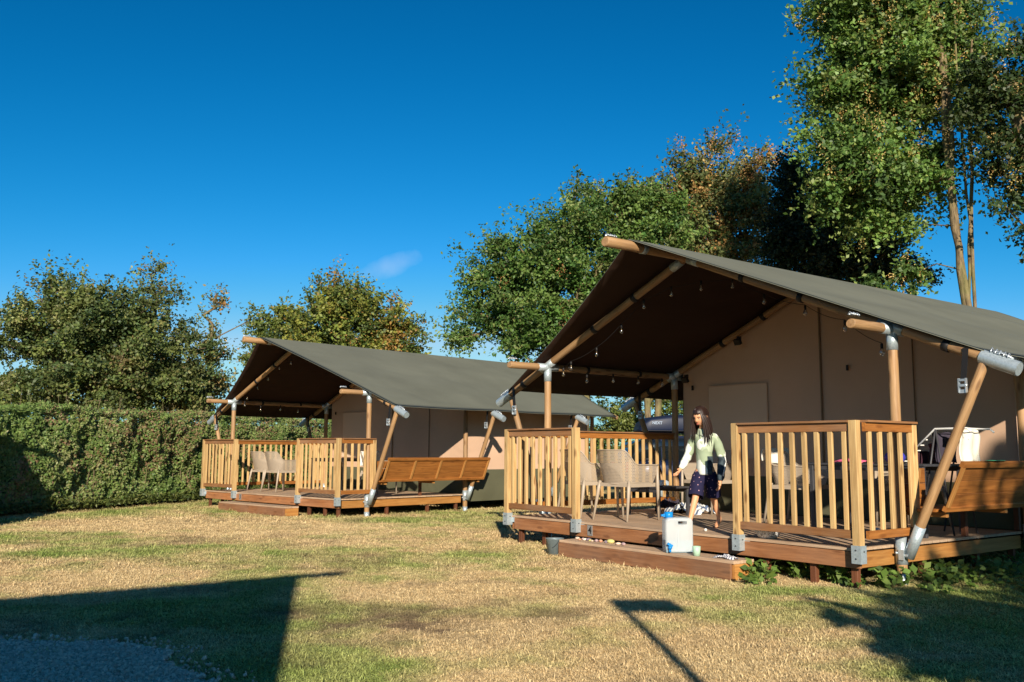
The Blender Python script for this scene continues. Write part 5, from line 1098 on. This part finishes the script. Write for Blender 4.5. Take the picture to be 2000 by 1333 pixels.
# head: sculpted ellipsoid, face towards +Y of its own frame
def head_mesh():
    nu, nv = 40, 30; v = []; f = []
    for j in range(nv + 1):
        th = math.pi * j / nv
        for i in range(nu):
            ph = 2 * math.pi * i / nu; x = math.sin(th) * math.sin(ph); y = math.sin(th) * math.cos(ph); z = math.cos(th)
            X, Y, Z = x * .070, y * .086, z * .103
            if z < 0: k = -z; X *= 1 - .30 * k * k - .08 * k; Y *= 1 - .16 * k * k * (1 if y < 0 else .4)
            if y > 0:
                fr = max(0, y) ** 2
                def g(cx, cz, sx, sz): return math.exp(-((X - cx) / sx) ** 2 - ((Z - cz) / sz) ** 2) * fr
                Y += .019 * g(0, -.020, .010, .014) + .010 * g(0, .000, .007, .022)      # nose
                Y -= .010 * (g(-.028, .004, .014, .010) + g(.028, .004, .014, .010))     # sockets
                Y += .005 * (g(-.028, .022, .020, .008) + g(.028, .022, .020, .008))     # brow
                Y += .006 * g(0, -.050, .018, .005) + .006 * g(0, -.060, .015, .005) - .003 * g(0, -.055, .02, .002) + .008 * g(0, -.084, .016, .012)
                Y += .005 * (g(-.036, -.030, .016, .016) + g(.036, -.030, .016, .016))
            v.append((X, Y, Z))
    for j in range(nv):
        for i in range(nu): a = j * nu + i; b = j * nu + (i + 1) % nu; f.append((a, b, b + nu, a + nu))
    return v, f
HC = Vector((-.052, -.062, 1.185)); fd = (F_ + Vector((-.18, 0, 0))).normalized()
zax = Vector((0, 0, 1)); yax = fd; xax = yax.cross(zax).normalized(); HR = Matrix((xax, yax, zax)).transposed().to_4x4(); HM = Matrix.Translation(HC) @ HR @ Matrix.Rotation(R(-20), 4, 'X')
hv, hf = head_mesh(); bm = bmesh.new(); bm.from_mesh(body); tmp = pydata('h', [HM @ Vector(q) for q in hv], hf, True); bm.from_mesh(tmp)
for s in (-1, 1):
    e = MB().ball((s * .070, -.008, -.012), (.010, .018, .028), 0, 10, 8); tm = pydata('e', [HM @ Vector(q) for q in e.v], e.f, True); bm.from_mesh(tm)
bm.to_mesh(body); bm.free(); smooth(body); link('body', body, girl, M['skin'])
hp = lambda x, y, z: HM @ Vector((x, y, z))
M['hair'] = None; t = NT('dark_brown_hair', .42, 0, .5); v = t.coord(rnd=False); mp = t.n('Mapping'); t.l(v, mp.inputs[0]); mp.inputs['Scale'].default_value = (60, 60, 6); t.base(t.mix(t.noise(mp.outputs[0], 2, 3), srgb(24, 17, 15), srgb(56, 36, 30))); M['hair'] = t.m
M['lip'] = plain('lip', srgb(168, 92, 80), .5); M['eyew'] = plain('eye_white', srgb(215, 205, 195), .3); M['iris'] = plain('dark_iris', srgb(24, 14, 10), .2)
for s in (-1, 1):
    mb = MB().ball(hp(s * .028, .0655, .002), (.0115, .0115, .0075), 0, 12, 8).ball(hp(s * .028 + .001, .0735, -.001), (.0055, .0055, .0055), 1, 10, 6); mb.build('eye', [M['eyew'], M['iris']], girl)
    MB().tube([hp(s * .014, .0845, .018), hp(s * .028, .0825, .0235), hp(s * .044, .070, .018)], [.0024, .003, .0016], 6).build('eyebrow', M['hair'], girl)
    MB().tube([hp(s * .016, .077, .006), hp(s * .028, .0795, .0105), hp(s * .041, .069, .005)], [.0016, .0022, .0014], 6).build('eyelid', M['hair'], girl)
MB().tube([hp(-.020, .0795, -.054), hp(-.008, .0865, -.0515), hp(.008, .0865, -.0515), hp(.020, .0795, -.054)], [.0015, .0034, .0034, .0015], 8).tube([hp(-.017, .080, -.057), hp(0, .087, -.0605), hp(.017, .080, -.057)], [.0015, .0042, .0015], 8).build('mouth', M['lip'], girl)
# hair: cap plus long locks falling over both shoulders
hair = MB(); cv = []; nu, nv = 44, 18
for j in range(nv + 1):
    th = (math.pi * .70) * j / nv
    for i in range(nu):
        ph = 2 * math.pi * i / nu; x = math.sin(th) * math.sin(ph); y = math.sin(th) * math.cos(ph); z = math.cos(th); k = 1.10 + .02 * math.sin(ph * 14)
        if y > .0 and z < .55: 
            lim = .44; 
            if abs(x) < .80: sc = min(1, max(0, (.55 - z) / .3)); k -= .17 * sc * (1 if abs(x) < .66 else (.80 - abs(x)) / .14)
        cv.append(hp(x * .070 * k, y * .088 * k - .004, z * .104 * k + .004))
hair.add(cv, [(j * nu + i, j * nu + (i + 1) % nu, (j + 1) * nu + (i + 1) % nu, (j + 1) * nu + i) for j in range(nv) for i in range(nu)], 0, True)
gr = random.Random(5)
def lock(p0, p1, p2, p3, r):
    pts = []; P = [Vector(q) for q in (p0, p1, p2, p3)]
    for k in range(9):
        t_ = k / 8; pts.append(P[0] * (1 - t_) ** 3 + P[1] * 3 * t_ * (1 - t_) ** 2 + P[2] * 3 * t_ * t_ * (1 - t_) + P[3] * t_ ** 3)
    hair.tube(pts, [r * (.7 + .6 * math.sin(math.pi * min(1, k / 8 + .12))) * (1 - .75 * (k / 8) ** 3) for k in range(9)], 6)
for s in (-1, 1):
    for k in range(64):
        a = k / 63; ang = -.15 + 1.9 * a     # from beside the face round to the back
        y0 = .052 * math.cos(ang * 1.1) - .02; x0 = s * (.055 + .018 * math.sin(ang)); top = hp(s * .012, .045 - .10 * a, .106 - .01 * a); side = hp(x0 * 1.12, y0 + .012, .01)
        end = Vector((-.026, -.02, (.875 if s < 0 else .915) + .05 * gr.random() - .02 * a)) + Lf * (-s) * (.078 + .022 * math.sin(math.pi * a)) + F_ * (.100 - .20 * a)
        j = Vector((gr.uniform(-.012, .012), gr.uniform(-.012, .012), 0)); mid = Vector((-.032, -.03, 1.06)) + Lf * (-s) * (.070 + .015 * math.sin(math.pi * a)) + F_ * (.058 - .14 * a) + j
        lock(top, side + j * .4 + (side - HC) * .30, mid + j, end + j * 2.2, .0068)
for k in range(48):
    a = (k / 47 - .5) * 2; lock(hp(a * .02, -.02, .108), hp(a * .075, -.105, .07), hp(a * .07, -.105, -.07), Vector((-.02 + a * .055, .075 - .03 * abs(a), .88 + gr.random() * .05)) + Vector((0, .02, 0)), .009)
hair.build('hair', M['hair'], girl)
# jacket
JN = {'hem': ((.0, .0, .560), (.130, .100)), 'waist': ((-.003, 0, .68), (.124, .096)), 'mid': ((-.008, 0, .80), (.118, .090)), 'ch': ((-.014, .002, .915), (.114, .086)), 'yoke': ((-.018, 0, .975), (.085, .075)), 'col': ((-.028, -.018, 1.035), (.056, .056)), 'col2': ((-.034, -.030, 1.068), (.052, .052)),
      'rs': (rs_ + Vector((.012, -.006, -.012)), .052), 'ru': (rs_.lerp(rel, .5), .050), 're': (rel, .049), 'rf': (rel.lerp(rwr, .55), .044), 'rc': (rel.lerp(rwr, 1.04), .036),
      'ls': (ls_ + Vector((-.012, .006, -.012)), .052), 'lu': (ls_.lerp(lel, .5), .051), 'le': (lel, .051), 'lf': (lel.lerp(lwr, .55), .047), 'lc': (lel.lerp(lwr, 1.04), .040)}
JE = [('hem', 'waist'), ('waist', 'mid'), ('mid', 'ch'), ('ch', 'yoke'), ('yoke', 'col'), ('col', 'col2'), ('ch', 'rs'), ('rs', 'ru'), ('ru', 're'), ('re', 'rf'), ('rf', 'rc'), ('ch', 'ls'), ('ls', 'lu'), ('lu', 'le'), ('le', 'lf'), ('lf', 'lc')]
jm = skin_mesh(JN, JE, 'waist', 2)
co = np.array([q.co[:] for q in jm.vertices]); nr = np.array([q.normal[:] for q in jm.vertices]); wr = (np.sin(co[:, 2] * 70 + np.sin(co[:, 0] * 40) * 2) * .5 + np.sin(co[:, 0] * 60 + co[:, 2] * 40 + np.sin(co[:, 1] * 50)) * .5); co += nr * (wr * .0045)[:, None]; jm.vertices.foreach_set('co', co.ravel()); jm.update()
t = NT('patterned_jacket', .8, 0, .15); v = t.coord(rnd=False)
mp = t.n('Mapping'); t.l(v, mp.inputs[0]); mp.inputs['Scale'].default_value = (1, 1, .8); mp.inputs['Rotation'].default_value = (0, .5, .4)
n1 = t.noise(mp.outputs[0], 9, 1, .3, .6); vo = t.n('TexVoronoi', distance='CHEBYCHEV'); t.l(mp.outputs[0], vo.inputs['Vector']); vo.inputs['Scale'].default_value = 7.0
c = t.mix(t.ramp(n1, [(.53, bw(0)), (.55, bw(1))]), srgb(222, 226, 216), srgb(174, 186, 160)); c = t.mix(t.ramp(vo.outputs['Color'], [(.66, bw(0)), (.68, bw(1))]), c, srgb(150, 164, 136)); c = t.mix(t.math('MULTIPLY', t.ramp(n1, [(.36, bw(1)), (.40, bw(0))]), .7), c, srgb(232, 234, 222))
sp = t.n('SeparateXYZ'); t.l(v, sp.inputs[0]); low = t.math('LESS_THAN', sp.outputs[2], .762); lx = t.n('VectorMath', operation='DOT_PRODUCT'); t.l(v, lx.inputs[0]); lx.inputs[1].default_value = (.78, -.62, 0); lft = t.math('GREATER_THAN', lx.outputs['Value'], .070)
gcol = t.mix(t.ramp(t.noise(v, 14, 2), [(.45, bw(0)), (.55, bw(1))]), srgb(66, 78, 84), srgb(44, 54, 62)); c = t.mix(t.math('MULTIPLY', low, lft), c, gcol); t.base(c); M['jacket'] = t.m
jo_ = link('jacket', jm, girl, M['jacket'])
MB().tube([Vector((-.028, -.020, 1.04)) + F_ * .052, Vector((-.014, 0, .93)) + F_ * .088, Vector((-.008, 0, .80)) + F_ * .095, Vector((0, 0, .68)) + F_ * .101, Vector((0, 0, .55)) + F_ * .100], .0035, 6).build('zip', M['bolt'], jo_)
MB().tube([ls_.lerp(lel, .9) + Vector((.026, -.036, 0)) , lel + Vector((.028, -.038, -.03)), lwr + Vector((.024, -.030, .05))], .007, 6).build('sleeve_stripe', M['white'], jo_)
# shorts
SN = {'top': ((0, 0, .64), (.105, .085)), 'hip': ((0, 0, .545), (.110, .09)), 'ra': (rh.lerp(rk_, .25), .082), 'rb': (rh.lerp(rk_, .62), .080), 'rd': (rh.lerp(rk_, .84), .078), 'la': (lh.lerp(lk_, .25), .082), 'lb': (lh.lerp(lk_, .62), .078), 'ld': (lh.lerp(lk_, .84), .075)}
for a_, b_ in (('ra', 'rd'), ('la', 'ld')): SN.pop(b_[0] + 'd')
sm2 = skin_mesh(SN, [('top', 'hip'), ('hip', 'ra'), ('ra', 'rb'), ('hip', 'la'), ('la', 'lb')], 'hip', 2)
t = NT('navy_floral_cotton', .85, 0, .1); v = t.coord(rnd=False); vo = t.n('TexVoronoi'); t.l(v, vo.inputs['Vector']); vo.inputs['Scale'].default_value = 26; c = t.mix(t.ramp(vo.outputs['Distance'], [(.13, bw(1)), (.2, bw(0))]), srgb(38, 36, 62), srgb(190, 150, 160)); t.base(c); so_ = link('shorts', sm2, girl, t.m)
for h_, k_ in ((rh, rk_), (lh, lk_)):
    pts = [h_.lerp(k_, q) + Vector((0, 0, 0)) for q in (.12, .4, .65, .97)]; v_, f_ = tube_data(pts, [.068, .075, .079, .082], 26, False)
    v_ = [v + (v - pts[min(3, i // 26)]) * (.035 * math.sin((i % 26) * 1.45 + i // 26)) * (i // 26) / 2 for i, v in enumerate(v_)]
    m_ = pydata('trouser_leg', v_, f_, True); link('trouser_leg', m_, so_, t.m)
